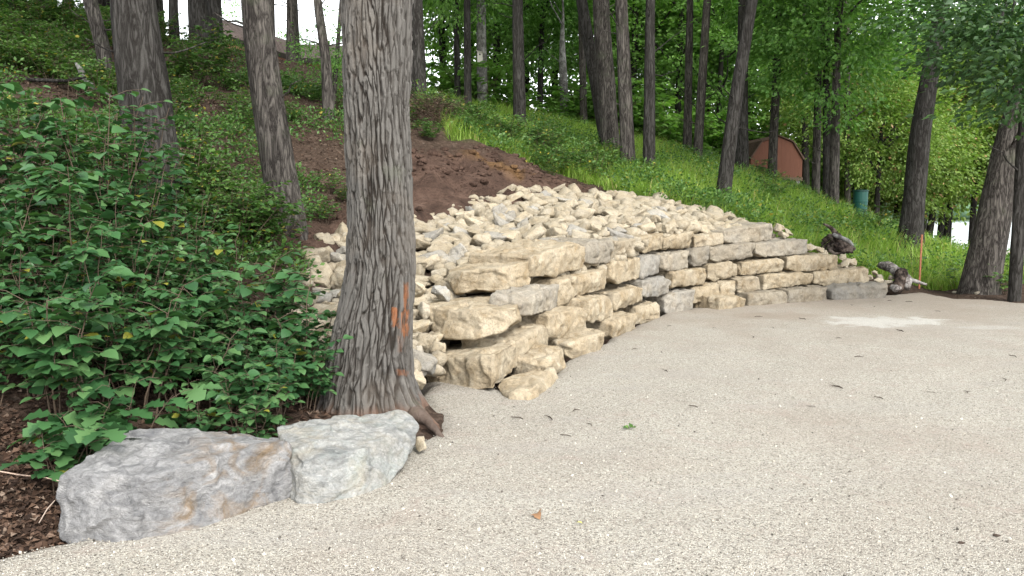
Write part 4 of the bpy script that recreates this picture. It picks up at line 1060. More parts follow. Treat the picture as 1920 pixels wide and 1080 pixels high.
# ------------------------------------------------------------------ shrubs, undergrowth and meadow
def shrub_parts(seed, h, nstem, spread, twigs, nleaf, size, tmpl=OVATE, twig=.22, low=.18):
    """upright stems that carry side twigs of level leaves: (stem V, Q), (leaf V, Q)"""
    r = np.random.default_rng(seed); stems = []; pos, dirs, nrm, size_ = [], [], [], []
    for i in range(nstem):
        a = r.uniform(0, 6.28); lean = spread * r.uniform(.25, 1); hh = h * r.uniform(.6, 1.0)
        b = np.array([math.cos(a), math.sin(a), 0]) * spread * .22 * r.random()
        tip = b + np.array([math.cos(a) * lean, math.sin(a) * lean, hh])
        tt = np.linspace(0, 1, 8); P = b + (tip - b) * tt[:, None]; P[:, 2] = hh * (tt ** .85); P += np.cumsum(r.normal(size=P.shape) * .012, 0); P[0, 2] = -.08
        stems.append(tube(P, np.linspace(.008, .0025, 8) * (h / 1.2) ** .5, 5, i, 0, cap=False))
        for k in range(twigs):
            t = low + (1 - low) * (k + r.random()) / twigs; p = np.array([np.interp(t, tt, P[:, c]) for c in range(3)])
            ta = r.uniform(0, 6.28); ln = twig * r.uniform(.5, 1.25); td = np.array([math.cos(ta), math.sin(ta), r.uniform(-.05, .4)])
            q = p + td * ln; mid_ = p + td * ln * .5 + np.array([0, 0, .02])
            stems.append(tube(np.array([p, mid_, q]), [.0025, .002, .0012], 4, k, 0, cap=False))
            for j in range(nleaf):
                f = (j + .6) / nleaf; side = 1 if j % 2 else -1
                lp = p + (q - p) * f; sdv = np.array([-td[1], td[0], 0]) * side
                dv = td * (.55 + (1.2 if j == nleaf - 1 else 0)) + sdv * (.9 if j < nleaf - 1 else .1); dv[2] = r.uniform(-.45, .08)
                pos.append(lp); dirs.append(dv); n_ = r.normal(size=3) * .28; n_[2] += 1; nrm.append(n_); size_.append(size * r.uniform(.6, 1.2))
    L = scatter(tmpl[0], tmpl[1], np.array(pos), frames(np.array(dirs), np.array(nrm)), np.array(size_))
    return merge(stems), L
m, nt, out = new_mat('fallen_leaf'); kq = NT(nt); g = kq.n('ShaderNodeNewGeometry')
kq.l(kq.bsdf(kq.ramp(g.outputs['Random Per Island'], [(0, (.02, .012, .008)), (.5, (.055, .032, .021)), (.88, (.11, .068, .045)), (1, (.22, .165, .125))]), .8, None, .2), out.inputs[0])
M['dead_leaf'] = m
M['stem'] = plain('woody_stem', (.09, .065, .045), .9, .3, 30)
M['green_stem'] = plain('green_stem', (.10, .13, .04), .8, .3, 30)
def shrub_proto(name, seed, h, nstem, spread, twigs, nleaf, size, mat, tmpl=OVATE, twig=.22, low=.18, parts=True):
    (sv, sq), (lv, lq) = shrub_parts(seed, h, nstem, spread, twigs, nleaf, size, tmpl, twig, low)
    sm, lm = make_mesh('stem', sv, sq, M['stem']), make_mesh('foliage', lv, lq, M[mat], True)
    def put(x, y, z, rz, sc, label, group, cat='shrub'):
        t = thing(name, (x, y, z), label, cat, group, rz); t.scale = (sc, sc, sc)
        link('stem', sm, t); link('foliage', lm, t); return t
    return put
near = [shrub_proto('shrub', 300 + i, 1.25 + .12 * i, 9, .55, 10 + 2 * (i % 2), 5, (.122, .095, .13, .085)[i], 'leaf_near') for i in range(4)]
open_ = [shrub_proto('shrub', 320 + i, 1.0, 5, .45, 9, 5, .105, 'leaf_near', OVATE, .2, .3) for i in range(2)]
lowp = [shrub_proto('shrub', 340 + i, .55, 6, .4, 5, 5, .095, 'leaf_near', OVATE, .16, .2) for i in range(2)]
mids = [shrub_proto('shrub', 360 + i, .9, 8, .6, 8, 7, .085, 'leaf_low', OVATE, .24, .15) for i in range(3)]
lob = [shrub_proto('shrub', 380 + i, .5, 5, .3, 4, 4, .15, 'leaf_near', LOBED, .16, .3) for i in range(2)]
sr = np.random.default_rng(99)
def gz1(x, y): return float(ground_z(np.array([x]), np.array([y]))[0])
def at_top(px, py, d, h):
    """a plant whose top shows at the pixel: stands on the ground below; returns x, y, z and the scale for height h"""
    p = W(px, py, d); z = gz1(p[0], d); return p[0], d, z, max(.35, min(1.7, (p[2] - z) / h))
thick = [(40,190,7.6),(120,170,7.9),(180,205,7.4),(250,225,7.6),(-40,170,7.2),(10,260,6.6),(90,250,6.8),(160,270,6.7),(230,300,6.9),(300,330,7.2),(350,360,7.6),(60,340,6.0),(140,340,6.1),(210,370,6.2),(280,390,6.5),(340,410,6.9),
         (390,450,6.9),(20,430,5.5),(100,430,5.6),(180,440,5.7),(250,460,5.9),(320,480,6.1),(385,500,6.3),(440,520,6.5),(-50,360,5.6),(60,520,5.2),(140,540,5.3),(230,550,5.5),(310,560,5.7),(390,575,5.9),(-40,500,5.0),(460,580,6.1)]
tops = {0: 'dark green broad-leaved shrub in the dense thicket at left'}
for px, py, d in thick:
    f = near[int(sr.integers(0, 4))]; x, y, z, sc = at_top(px, py + 15, d, 1.35)
    f(x, y, z, sr.uniform(0, 6.28), sc, 'dark green broad-leaved shrub in the dense thicket at left', 'shrubs of the left thicket')
for px, py, d in [(490, 510, 6.6), (470, 555, 6.3), (505, 610, 6.0), (575, 660, 6.1), (250, 610, 5.2), (340, 640, 5.4), (420, 640, 5.6), (480, 625, 6.0), (530, 640, 6.0), (440, 690, 5.3), (520, 700, 5.5), (570, 680, 5.9), (380, 720, 5.1), (560, 640, 6.4), (470, 720, 5.2), (180, 640, 5.0), (100, 610, 4.9)]:
    f = lowp[int(sr.integers(0, 2))] if sr.random() < .7 else open_[0]; x, y, z, sc = at_top(px, py, d, .6)
    f(x, y, z, sr.uniform(0, 6.28), sc, 'low leafy shrub behind the two boulders, under the thicket', 'low shrubs behind the boulders')
for (px, py, d, lab) in [(545, 480, 6.15, 'spindly dark-stemmed sapling rising left of the big trunk before the rubble'), (500, 520, 6.6, 'open leafy shrub in front of the rubble, left of the spindly sapling'), (420, 400, 7.6, 'thin-stemmed shrub at the foot of the grey leaning trunk')]:
    x, y, z, sc = at_top(px, py, d, 1.05); open_[1](x, y, z, sr.uniform(0, 6.28), sc, lab, None)
for px, py, d, lab in [(150, 760, 4.5, 'bright lobed-leaf plant hanging over the larger boulder\'s left end'), (215, 730, 4.7, 'lobed-leaf plant just above the top of the larger boulder'), (110, 790, 4.35, 'low lobed-leaf plant nearest the bare soil at lower left')]:
    x, y, z, sc = at_top(px, py, d, .5); lob[0 if px != 215 else 1](x, y, z, sr.uniform(0, 6.28), sc, lab, None, 'plant')

# undergrowth up the shaded slope
n = 0; spots = []
for k in range(2600):
    px, py = sr.uniform(-60, 820), 0; d = sr.uniform(8.5, 24)
    x = (px - 960) / F * d; z = gz1(x, d)
    qx, qy = project(np.array([[x, d, z]])); qx, qy = float(qx[0]), float(qy[0])
    dm, mm, cm_ = masks(np.array([x]), np.array([float(d)]))
    if dm[0] > .15 or sdist(RUB, np.array([x]), np.array([float(d)]))[0] > -.5: continue
    if qx > 640 and d < 16: continue
    dens = float(fbm(np.array([[x * .35, d * .35, 0]]), 77, 3)[0])
    want = .43 + dens * 1.5 + (.25 if d > 17 else 0) - (.45 if (d < 13.5 and -3.9 < x < -1.6 and dens < .1) else 0)
    if sr.random() > want: continue
    sc = sr.uniform(.45, 1.0) * (1.15 if d > 16 else .85)
    if 390 < qx < 680 and d > 18.5: continue
    if qx > 400 and d > 15: sc *= .5
    if mm[0] > .3: continue
    spots.append((d / sc, x, d, z, sr.uniform(0, 6.28), sc, int(sr.integers(0, 3)))); n += 1
    if n >= 260: break
spots.sort()
for _, x, d, z, a, sc, i in spots[:130]:
    mids[i](x, d, z, a, sc, 'low shrub of the shaded undergrowth up the left slope', 'undergrowth shrubs on the left slope')
leafy = [shrub_parts(360 + i, .9, 8, .6, 8, 7, .085, OVATE, .24, .15)[1] for i in range(3)]; parts = []
for _, x, d, z, a, sc, i in spots[130:]:
    lv, lq = leafy[i]; ca, sa = math.cos(a) * sc, math.sin(a) * sc
    parts.append((np.stack([lv[:, 0] * ca - lv[:, 1] * sa + x, lv[:, 0] * sa + lv[:, 1] * ca + d, lv[:, 2] * sc + z], 1), lq))
V, Q = merge(parts)
o = link('undergrowth', make_mesh('undergrowth', V, Q, M['leaf_low'], True)); tag(o, 'mass of small leafy undergrowth farther up the wooded slope', 'undergrowth', kind='stuff')
brush = shrub_proto('brush', 395, .8, 9, .6, 9, 5, .06, 'dead_leaf', LEAF4, .22, .15)
for k in range(9):
    px = 792 + 60 * sr.random(); d = sr.uniform(18.2, 20.5); x = (px - 960) / F * d
    brush(x, d, gz1(x, d), sr.uniform(0, 6.28), sr.uniform(.6, 1.0), 'reddish brown dead brush on the bank just right of the big trunk', 'dead brush above the bare bank', 'brush')
ridge_put = [shrub_proto('shrub', 366 + i, 1.1, 8, .8, 9, 8, .13, 'leaf_bright', OVATE, .34, .08) for i in range(2)]
for k in range(64):
    d = sr.uniform(33, 44); px = sr.uniform(800, 1560); x = (px - 960) / F * d
    ridge_put[int(sr.integers(0, 2))](x, d, gz1(x, d) - .1, sr.uniform(0, 6.28), sr.uniform(1.2, 2.6), 'bushy green shrub on the ground beyond the grassy ridge', 'shrubs beyond the grassy ridge')
# leafy weeds along the upper edge of the bare bank
for k in range(34):
    t = sr.random(); px = 815 + 330 * t + sr.uniform(-15, 15); d = np.interp(px, [800, 960, 1150], [19.6, 19.3, 18.6]) + sr.uniform(-.2, 2.2)
    x = (px - 960) / F * d; z = gz1(x, d)
    mids[int(sr.integers(0, 3))](x, d, z, sr.uniform(0, 6.28), sr.uniform(.55, 1.0), 'leafy weed bush on the meadow edge above the bare soil bank', 'weed bushes above the bare bank')
for px, d, sc, lab in [(1424, 25, .85, 'pale leaved sapling in front of the barn-shaped shed'), (1440, 20.5, .9, 'bush on the meadow below the shed'), (1885, 15.6, .7, 'dark bush between the two trunks at the right edge'), (1800, 16.8, .6, 'bush at the left foot of the leaning grey-brown trunk'), (1640, 20.5, .9, 'bush on the slope below the green drum')]:
    x = (px - 960) / F * d; mids[0](x, d, gz1(x, d), 1.0 + px, sc, lab, None)

# clods and dug-up sods on the bare bank
r = np.random.default_rng(430); X = r.uniform(DIRT[:, 0].min(), DIRT[:, 0].max(), 4200); Y = r.uniform(DIRT[:, 1].min(), DIRT[:, 1].max(), 4200)
k = (sdist(DIRT, X, Y) > -.25) & (sdist(RUB, X, Y) < .1) & (fbm(xy3(X, Y) * 1.3, 431, 3) > -.12); X, Y = X[k][:800], Y[k][:800]; Z = ground_z(X, Y)
Vt, T = ico(2); parts = []
for i in range(len(X)):
    rad_ = .012 + .075 * r.random() ** 4; g = Vt * (1 + .35 * fbm(Vt * 1.8 + i * 3.7, i, 3))[:, None] * rad_ * np.array([1.2, 1, .75])
    parts.append((g + np.array([X[i], Y[i], Z[i] + rad_ * .1]), T))
V, T = merge(parts); dm, mm, cm_ = masks(V[:, 0], V[:, 1])
o = link('soil_clods', make_mesh('soil_clods', V, T, M['soil'], True, {'dirt': np.ones(len(V)), 'grass': np.zeros(len(V)), 'clay': cm_})); tag(o, 'clods of reddish brown earth strewn over the bare bank', 'clods', kind='stuff')
for k in range(26):
    q_ = on_hill(sr.uniform(560, 1090), sr.uniform(300, 450)); 
    if sdist(DIRT, q_[:1], q_[1:])[0] > .35 or sdist(RUB, q_[:1], q_[1:])[0] > -.15: continue
    mids[int(sr.integers(0, 3))](q_[0], q_[1], gz1(*q_), sr.uniform(0, 6.28), sr.uniform(.25, .5), 'sprig of greenery at the edge of the bare bank', 'sprigs round the bare bank', 'plant')

# meadow grass on the hillside
def blades(n, poly, dens_seed, hmin, hmax, lean, mat, name, label, near_bias=1.3, wid=.011, cut=-.25, cat='grass'):
    r = np.random.default_rng(dens_seed); lo_, hi_ = poly.min(0), poly.max(0)
    m_ = n * 5; Y = lo_[1] + (hi_[1] - lo_[1]) * r.random(m_) ** near_bias; X = lo_[0] + (hi_[0] - lo_[0]) * r.random(m_)
    nz = fbm(xy3(X, Y) * .8, dens_seed, 3)
    k = (sdist(poly, X, Y) + nz * .55 > 0) & (fbm(xy3(X, Y) * 1.7, dens_seed + 4, 3) > cut + .5 * r.random(m_) - .3) & (Y < 33)
    u = 960 + F * X / Y; k &= (u > 740) & (u < 2000)
    X, Y = X[k][:n], Y[k][:n]; nn_ = len(X)
    Z = ground_z(X, Y) - .02
    a = r.uniform(0, 6.28, nn_); ax = np.stack([np.cos(a) * lean * r.random(nn_), np.sin(a) * lean * r.random(nn_), np.ones(nn_)], 1); nm = np.stack([np.cos(a), np.sin(a), np.zeros(nn_)], 1) + r.normal(size=(nn_, 3)) * .2
    hh = (hmin + (hmax - hmin) * r.random(nn_)) * (1 + .45 * fbm(xy3(X, Y) * .9, dens_seed + 8, 2)); wd = np.full(nn_, wid) * (Y / 20) ** .5
    V, Q = scatter(BLADE[0], BLADE[1], np.stack([X, Y, Z], 1), frames(ax, nm), np.stack([wd * 1.6, hh, hh], 1))
    o = link(name, make_mesh(name, V, Q, M[mat], True)); return tag(o, label, cat, kind='stuff')
blades(90000, MEADOW, 401, .22, .55, .55, 'grass', 'meadow_grass', 'tall bright green grass covering the hillside meadow')
r = np.random.default_rng(402); lo_, hi_ = MEADOW.min(0), MEADOW.max(0); m_ = 60000
Y = lo_[1] + (hi_[1] - lo_[1]) * r.random(m_) ** 1.4; X = lo_[0] + (hi_[0] - lo_[0]) * r.random(m_)
k = (sdist(MEADOW, X, Y) + fbm(xy3(X, Y) * .8, 401, 3) * .5 > -.2) & (fbm(xy3(X, Y) * 1.3, 405, 3) > .02) & (Y < 30); X, Y = X[k][:5200], Y[k][:5200]
C = np.stack([X, Y, ground_z(X, Y) + r.uniform(.08, .45, len(X))], 1)
V, Q = spray_leaves(r, C, np.tile([[0, 0, 1.]], (len(C), 1)), 9, .13, .075, .1)
o = link('meadow_weeds', make_mesh('meadow_weeds', V, Q, M['leaf_low'], False)); tag(o, 'leafy weeds growing through the meadow grass', 'weeds', kind='stuff')
# low leaves and fallen leaves over the woodland floor
r = np.random.default_rng(410); m_ = 60000
Y = 3.6 + 19 * r.random(m_) ** 1.2; X = (-.78 + .62 * r.random(m_)) * Y * .9
dm, mm, cm_ = masks(X, Y); k = (dm < .3) & (mm < .3) & (sdist(LOT, X, Y) < -.05) & (sdist(RUB, X, Y) < -.1) & (fbm(xy3(X, Y) * .9, 412, 3) > .06) & (Y > 6.5); Xg, Yg = X[k][:5000], Y[k][:5000]
C = np.stack([Xg, Yg, ground_z(Xg, Yg) + r.uniform(.03, .25, len(Xg))], 1)
V, Q = spray_leaves(r, C, np.tile([[0, 0, 1.]], (len(C), 1)), 8, .12, .062, .05)
o = link('ground_cover', make_mesh('ground_cover', V, Q, M['leaf_low'], False)); tag(o, 'low green ground cover between the trunks on the slope', 'ground cover', kind='stuff')
k = (sdist(LOT, X, Y) < -.02) & (sdist(RUB, X, Y) < -.1) & (mm < .3) & (r.random(m_) < np.where(dm > .3, .12, 1) ); Xd, Yd = X[k][:22000], Y[k][:22000]
xs2 = r.uniform(-3.2, -1.6, 5200); ys2 = r.uniform(3.4, 4.9, 5200); kk_ = sdist(LOT, xs2, ys2) < 0; Xd = np.concatenate([Xd, xs2[kk_]]); Yd = np.concatenate([Yd, ys2[kk_]])
m_ = len(Xd); C = np.stack([Xd, Yd, ground_z(Xd, Yd) + .012], 1)
a = r.uniform(0, 6.28, m_); ax = np.stack([np.cos(a), np.sin(a), r.normal(size=m_) * .25], 1); nm = r.normal(size=(m_, 3)) * .38; nm[:, 2] += 1
V, Q = scatter(LEAF4[0] * np.array([1.4, 1, 3.5]), LEAF4[1], C, frames(ax, nm), .022 + .036 * r.random(m_))
o = link('leaf_litter', make_mesh('leaf_litter', V, Q, M['dead_leaf'], False)); tag(o, 'brown fallen leaves scattered over the woodland floor', 'leaf litter', kind='stuff')

# ------------------------------------------------------------------ built things
def bm_obj(name, bm, mat, parent=None, loc=(0, 0, 0), smooth=False):
    me = bpy.data.meshes.new(name); bm.normal_update(); bm.to_mesh(me); bm.free(); me.materials.append(mat)
    for p in me.polygons: p.use_smooth = smooth
    return link(name, me, parent, loc)
def prism(bm, pts, y0, y1):
    """outline in x-z pushed from y0 to y1"""
    a = [bm.verts.new((x, y0, z)) for x, z in pts]; b = [bm.verts.new((x, y1, z)) for x, z in pts]
    n_ = len(pts); bm.faces.new(a); bm.faces.new(b[::-1])
    for i in range(n_): bm.faces.new((a[i], b[i], b[(i + 1) % n_], a[(i + 1) % n_]))
    bmesh.ops.recalc_face_normals(bm, faces=bm.faces)
def box(bm, x0, x1, y0, y1, z0, z1, bev=0.0):
    g = bmesh.ops.create_cube(bm, size=1); vs = g['verts']
    for v in vs: v.co = Vector(((x0 + x1) / 2 + v.co.x * (x1 - x0), (y0 + y1) / 2 + v.co.y * (y1 - y0), (z0 + z1) / 2 + v.co.z * (z1 - z0)))
    if bev: bmesh.ops.bevel(bm, geom=list({e for v in vs for e in v.link_edges}), offset=bev, segments=2, affect='EDGES')
def boards(name, color, sx=0, sz=0, gap=.05, rough=.8):
    """painted or bare boards: thin grooves every 1/s metres"""
    m, nt, out = new_mat(name); k = NT(nt); v = k.coord(); sx_ = k.n('ShaderNodeSeparateXYZ'); k.l(v, sx_.inputs[0])
    src = k.math('MULTIPLY', sx_.outputs[0 if sx else 2], float(sx or sz)); fr = k.math('FRACT', src)
    gr = k.ramp(fr, [(0, 0), (gap, 1), (1 - gap, 1), (1, 0)])
    c = k.mix(k.noise(k.coord((8, 8, 1.2) if sx else (1.2, 1.2, 8)), 3, 5, .6), tuple(x * .7 for x in color), tuple(x * 1.25 for x in color))
    k.l(k.bsdf(c, rough, k.bump(k.math('ADD', gr, k.math('MULTIPLY', k.noise(v, 30, 4), .15)), .6, .012), .2), out.inputs[0]); return m
def shingles(name, color):
    m, nt, out = new_mat(name); k = NT(nt); v = k.coord()
    br = k.n('ShaderNodeTexBrick'); br.inputs['Scale'].default_value = 3.2; br.inputs['Mortar Size'].default_value = .015
    br.inputs['Color1'].default_value = (*[x * .8 for x in color], 1); br.inputs['Color2'].default_value = (*[min(1, x * 1.2) for x in color], 1); br.inputs['Mortar'].default_value = (*[x * .5 for x in color], 1)
    k.l(v, br.inputs['Vector']); k.l(k.bsdf(k.mix(.5, br.outputs[0], k.ramp(k.noise(v, 40, 4), [(.3, .6), (.7, 1)]), 'MULTIPLY'), .95, None, .1), out.inputs[0]); return m

# barn-shaped shed on the slope
p0, p1 = W(1405, 334, 29), W(1506, 334, 29); w_ = p1[0] - p0[0]; zt = W(1460, 256, 29)[2]; hb = zt - p0[2]
shed = thing('shed', ((p0[0] + p1[0]) / 2, 29, p0[2]), 'small red-brown shed with a rounded barn-shaped roof standing among the trunks', 'shed', None, .12)
hw = w_ / 2; gam = [(-hw, 0), (hw, 0), (hw, .50 * hb), (hw * .58, .86 * hb), (0, hb), (-hw * .58, .86 * hb), (-hw, .50 * hb)]
bm = bmesh.new(); prism(bm, gam, 0, 2.6); bm_obj('wall', bm, boards('red_boards', (.115, .048, .03), sx=6), shed)
top_ = [(hw * 1.07, .47 * hb), (hw * .61, .90 * hb), (0, hb * 1.045), (-hw * .61, .90 * hb), (-hw * 1.07, .47 * hb)]
inn = [(x * .955, z - .035) for x, z in top_]
bm = bmesh.new()
for i in range(4): prism(bm, [inn[i], top_[i], top_[i + 1], inn[i + 1]], -.06, 2.68)
bm_obj('roof', bm, shingles('brown_shingles', (.085, .055, .042)), shed)
bm = bmesh.new(); box(bm, -hw * 1.02, hw * 1.02, -.03, .05, -.09, .03); bm_obj('sill_beam', bm, M['stem'], shed)
for sx in (-.75, .35, .85):
    bm = bmesh.new(); box(bm, hw * sx - .09, hw * sx + .09, .02, .3, -.9, -.085, .01); bm_obj('pier', bm, plain('grey_block', (.22, .21, .2)), shed)

# house at the top of the slope: two low wings
roof_m = shingles('pinkish_brown_shingles', (.26, .20, .185)); brick = plain('house_brick', (.24, .11, .075), .9, .3, 14)
trim = plain('dark_fascia', (.055, .045, .04)); white = plain('white_trim', (.7, .69, .66), .6, .08)
hA, hB = W(415, 36, 29.5), W(565, 84, 35); 
house = thing('house', (float(hA[0]), 29.5, float(gz1(hA[0], 29.5))), 'low house with a pinkish brown shingle roof at the top of the wooded slope', 'house')
hb_ = np.array(house.location[:])
def slab(name, P, th_, mat, parent):
    P = [np.asarray(p) - hb_ for p in P]; bm = bmesh.new(); t_ = [bm.verts.new(p) for p in P]; b_ = [bm.verts.new(p - np.array([0, 0, th_])) for p in P]
    bm.faces.new(t_); bm.faces.new(b_[::-1])
    for i in range(len(P)): bm.faces.new((t_[i], b_[i], b_[(i + 1) % len(P)], t_[(i + 1) % len(P)]))
    bmesh.ops.recalc_face_normals(bm, faces=bm.faces); return bm_obj(name, bm, mat, parent)
ev1, ev2 = W(418, 64, 28.2), W(545, 104, 33.2)
rf = slab('roof', [ev1, ev2, hB, hA], .10, roof_m, house)
back1, back2 = hA + (hA - ev1) * np.array([1, 1, -1]), hB + (hB - ev2) * np.array([1, 1, -1])
slab('roof', [hA + [0, .03, 0], hB + [0, .03, 0], back2, back1], .10, roof_m, house)
rB1, rB2 = W(540, 82, 35.5), W(668, 86, 35.5); eB1, eB2 = W(545, 109, 33.5), W(668, 110, 33.5)
slab('roof', [eB1, eB2, rB2, rB1], .10, roof_m, house)
dn = np.array([0, 0, -.13])
def wall_quad(name, a, b, zlow, mat, inset): 
    a = np.asarray(a) + inset; b = np.asarray(b) + inset; P = [a, b, np.array([b[0], b[1], zlow]), np.array([a[0], a[1], zlow])]
    nrm = np.cross(b - a, np.array([0, 0, -1.])); nrm /= np.linalg.norm(nrm); bm = bmesh.new()
    f_ = [bm.verts.new(p - hb_) for p in P]; g_ = [bm.verts.new(p - hb_ - nrm * .2) for p in P]; bm.faces.new(f_); bm.faces.new(g_[::-1])
    for i in range(4): bm.faces.new((f_[i], g_[i], g_[(i + 1) % 4], f_[(i + 1) % 4]))
    bmesh.ops.recalc_face_normals(bm, faces=bm.faces); return bm_obj(name, bm, mat, house)
wall_quad('wall', ev1 + dn, ev2 + dn, hb_[2] - 1.0, brick, np.array([-.15, .35, 0]))
wall_quad('wall', eB1 + dn, eB2 + dn, hb_[2] - 1.0, brick, np.array([0, .4, 0]))
gl = ev1 + np.array([-2.6, .6, .1]); wall_quad('wall', gl + dn, ev1 + dn, hb_[2] - 1.0, brick, np.array([0, .5, 0]))
for a_, b_ in ((ev1, ev2), (eB1, eB2)):
    a_, b_ = np.asarray(a_), np.asarray(b_); up = np.array([0, 0, .03]); fr = np.array([0, -.05, 0])
    slab('fascia', [a_ + fr + up * 0, b_ + fr + up * 0, b_ + up * 0 - fr * .1, a_ + up * 0 - fr * .1], .2, trim, house)

# birdhouse on the pale forked tree
p = W(900, 106, 32.55); bird = thing('birdhouse', tuple(p), 'small whitish birdhouse fixed to the pale forked trunk', 'birdhouse')
bm = bmesh.new(); prism(bm, [(-.10, -.24), (.10, -.24), (.10, .13), (-.10, .19)], -.10, .12); bm_obj('box', bm, plain('weathered_white', (.52, .49, .43), .8, .15, 10), bird)
bm = bmesh.new(); prism(bm, [(-.14, .195), (.14, .125), (.14, .15), (-.14, .22)], -.16, .14); bm_obj('roof', bm, plain('weathered_board', (.36, .34, .30), .9), bird)
bm = bmesh.new(); bmesh.ops.create_cone(bm, cap_ends=True, segments=16, radius1=.032, radius2=.032, depth=.02, matrix=Matrix.Translation((0, -.105, .06)) @ Matrix.Rotation(math.pi / 2, 4, 'X')); bm_obj('entrance', bm, plain('painted_hole_shade', (.01, .01, .01)), bird)  # black disc on the solid box: the hole's shade is put in as colour

# green drum
p = W(1612, 408, 24.3); p[2] = gz1(p[0], 24.3); ztop = W(1612, 356, 24.3)[2]; h_ = ztop - p[2]
drum = thing('drum', tuple(p), 'dark green metal drum on the slope among the light leaved trees', 'drum')
gm = plain('green_paint', (.010, .060, .047), .45, .12, 4, .1); gm2 = plain('dark_green_paint', (.007, .038, .03), .5, .12, 4, .1)
def lathe(bm, prof, seg=28):
    rows = []
    for r_, z_ in prof: rows.append([bm.verts.new((r_ * math.cos(2 * math.pi * i / seg), r_ * math.sin(2 * math.pi * i / seg), z_)) for i in range(seg)])
    for a_, b_ in zip(rows[:-1], rows[1:]):
        for i in range(seg): bm.faces.new((a_[i], a_[(i + 1) % seg], b_[(i + 1) % seg], b_[i]))
    bm.faces.new(rows[0][::-1]); bm.faces.new(rows[-1])
R_ = .215
bm = bmesh.new(); lathe(bm, [(R_ * .80, 0), (R_ * .82, h_ * .3), (R_ * .93, h_ * .34), (R_ * .93, h_ * .36), (R_ * .90, h_ * .38), (R_ * .96, h_ * .66), (R_, h_ * .67), (R_, h_ * .69), (R_ * .96, h_ * .70), (R_ * .97, h_ * .955)]); bm_obj('barrel', bm, gm, drum, smooth=False)
bm = bmesh.new(); lathe(bm, [(R_ * 1.04, h_ * .957), (R_ * 1.06, h_ * .965), (R_ * 1.06, h_ * .99), (R_ * .9, h_ * 1.0)]); bm_obj('lid', bm, gm2, drum)

# orange stake
p = W(1724, 527, 16.7); p[2] = gz1(p[0], 16.7) ; tpz = W(1729, 440, 16.7)
bm = bmesh.new(); box(bm, -.019, .019, -.009, .009, -.25, tpz[2] - p[2])
bmesh.ops.bevel(bm, geom=list(bm.edges), offset=.002, segments=1, affect='EDGES')
st = bm_obj('survey_stake', bm, plain('faded_orange_paint', (.32, .125, .07), .75, .2, 12, .2), None, tuple(p)); st.rotation_euler = (0, math.atan2(tpz[0] - p[0], tpz[2] - p[2]), .3)
tag(st, 'thin orange wooden stake standing in the grass', 'stake')

# torn root stump and driftwood log
dark_wood = bark('rotten_wood', (.075, .055, .043), (.012, .009, .008), None, 9, 9, 1.0, (.15, .12, .10))
def stick(path, radii, seg, seed, wob=.3):
    path = np.array(path, float); t0 = np.linspace(0, 1, len(path)); t1 = np.linspace(0, 1, 22)
    Pp = np.stack([np.interp(t1, t0, path[:, k]) for k in range(3)], 1)
    for _ in range(3): Pp[1:-1] = Pp[1:-1] * .5 + (Pp[:-2] + Pp[2:]) * .25
    return tube(Pp, np.interp(t1, t0, radii), seg, seed, wob)
sp_ = W(1568, 466, 16.3); stump = thing('stump', tuple(sp_), 'dark torn-out stump with a curled root, in the grass above the wall', 'stump')
lc = lambda px, py, d: W(px, py, d) - sp_
V, T, b_ = rock([lc(*q_) for q_ in [(1536,462,16.4),(1545,440,16.4),(1570,432,16.3),(1590,452,16.2),(1602,466,16.1),(1590,478,16.1),(1560,478,16.1),(1545,472,16.2),(1570,470,15.95),(1580,455,16.9),(1550,460,16.9)]], 5, 12, .075, 9, 70, .03, 1.0)
link('root_ball', make_mesh('root_ball', V, T, dark_wood), stump, tuple(b_))
for pa, ra, sd_ in [([(1570,455,16.2),(1566,440,16.15),(1560,428,16.1),(1548,422,16.05),(1544,420,16.0)], [.08,.055,.042,.032,.014], 1), ([(1562,440,16.1),(1575,445,16.0),(1592,452,15.95),(1601,462,15.9)], [.04,.045,.04,.015], 2), ([(1555,470,16.0),(1565,476,15.9),(1585,474,15.8)], [.05,.04,.015], 4)]:
    V, Q = stick([lc(*q_) for q_ in pa], ra, 12, sd_, .45); link('root', make_mesh('root', V, Q, dark_wood if sd_ != 2 else M['bark_pale']), stump)
dp = W(1700, 530, 16.0); log = thing('driftwood', tuple(dp), 'weathered grey driftwood log with a dark hollow end, by the wall\'s right end', 'driftwood')
lc2 = lambda px, py, d: W(px, py, d) - dp
pale_wood = bark('driftwood_grey', (.27, .245, .225), (.075, .065, .06), None, 11, 11, .9, (.36, .34, .32))
V, Q = stick([lc2(*q_) for q_ in [(1650,497,16.7),(1664,500,16.5),(1678,508,16.3),(1692,516,16.1),(1702,528,15.95),(1700,540,15.8)]], [.07,.10,.09,.105,.11,.06], 18, 5, .5); link('log', make_mesh('log', V, Q, pale_wood), log)
V, Q = stick([lc2(*q_) for q_ in [(1690,512,16.1),(1688,528,15.9),(1684,538,15.75),(1680,545,15.6)]], [.13,.14,.11,.05], 18, 6, .5); link('hollow_end', make_mesh('hollow_end', V, Q, dark_wood), log)
V, Q = stick([lc2(*q_) for q_ in [(1672,538,15.72),(1680,541,15.62),(1690,540,15.6)]], [.05,.075,.03], 14, 7, .6); link('knot', make_mesh('knot', V, Q, pale_wood), log)
V, Q = stick([lc2(*q_) for q_ in [(1706,524,16.0),(1718,528,15.9),(1738,534,15.8)]], [.045,.04,.02], 12, 8, .4); link('branch', make_mesh('branch', V, Q, pale_wood), log)
for px, py, d, rad in [(1650,520,16.2,.10),(1662,530,16.0,.11),(1672,522,16.2,.09),(1832,549,15.5,.06),(1790,548,16.0,.05),(1805,552,15.8,.05)]:
    p = W(px, py, d); put_rock(p[0], p[1], max(p[2], gz1(p[0], p[1])), rad, 'small stone in the dark soil between the wall and the leaning tree', 'stones in the soil at the right end', .4, .75)

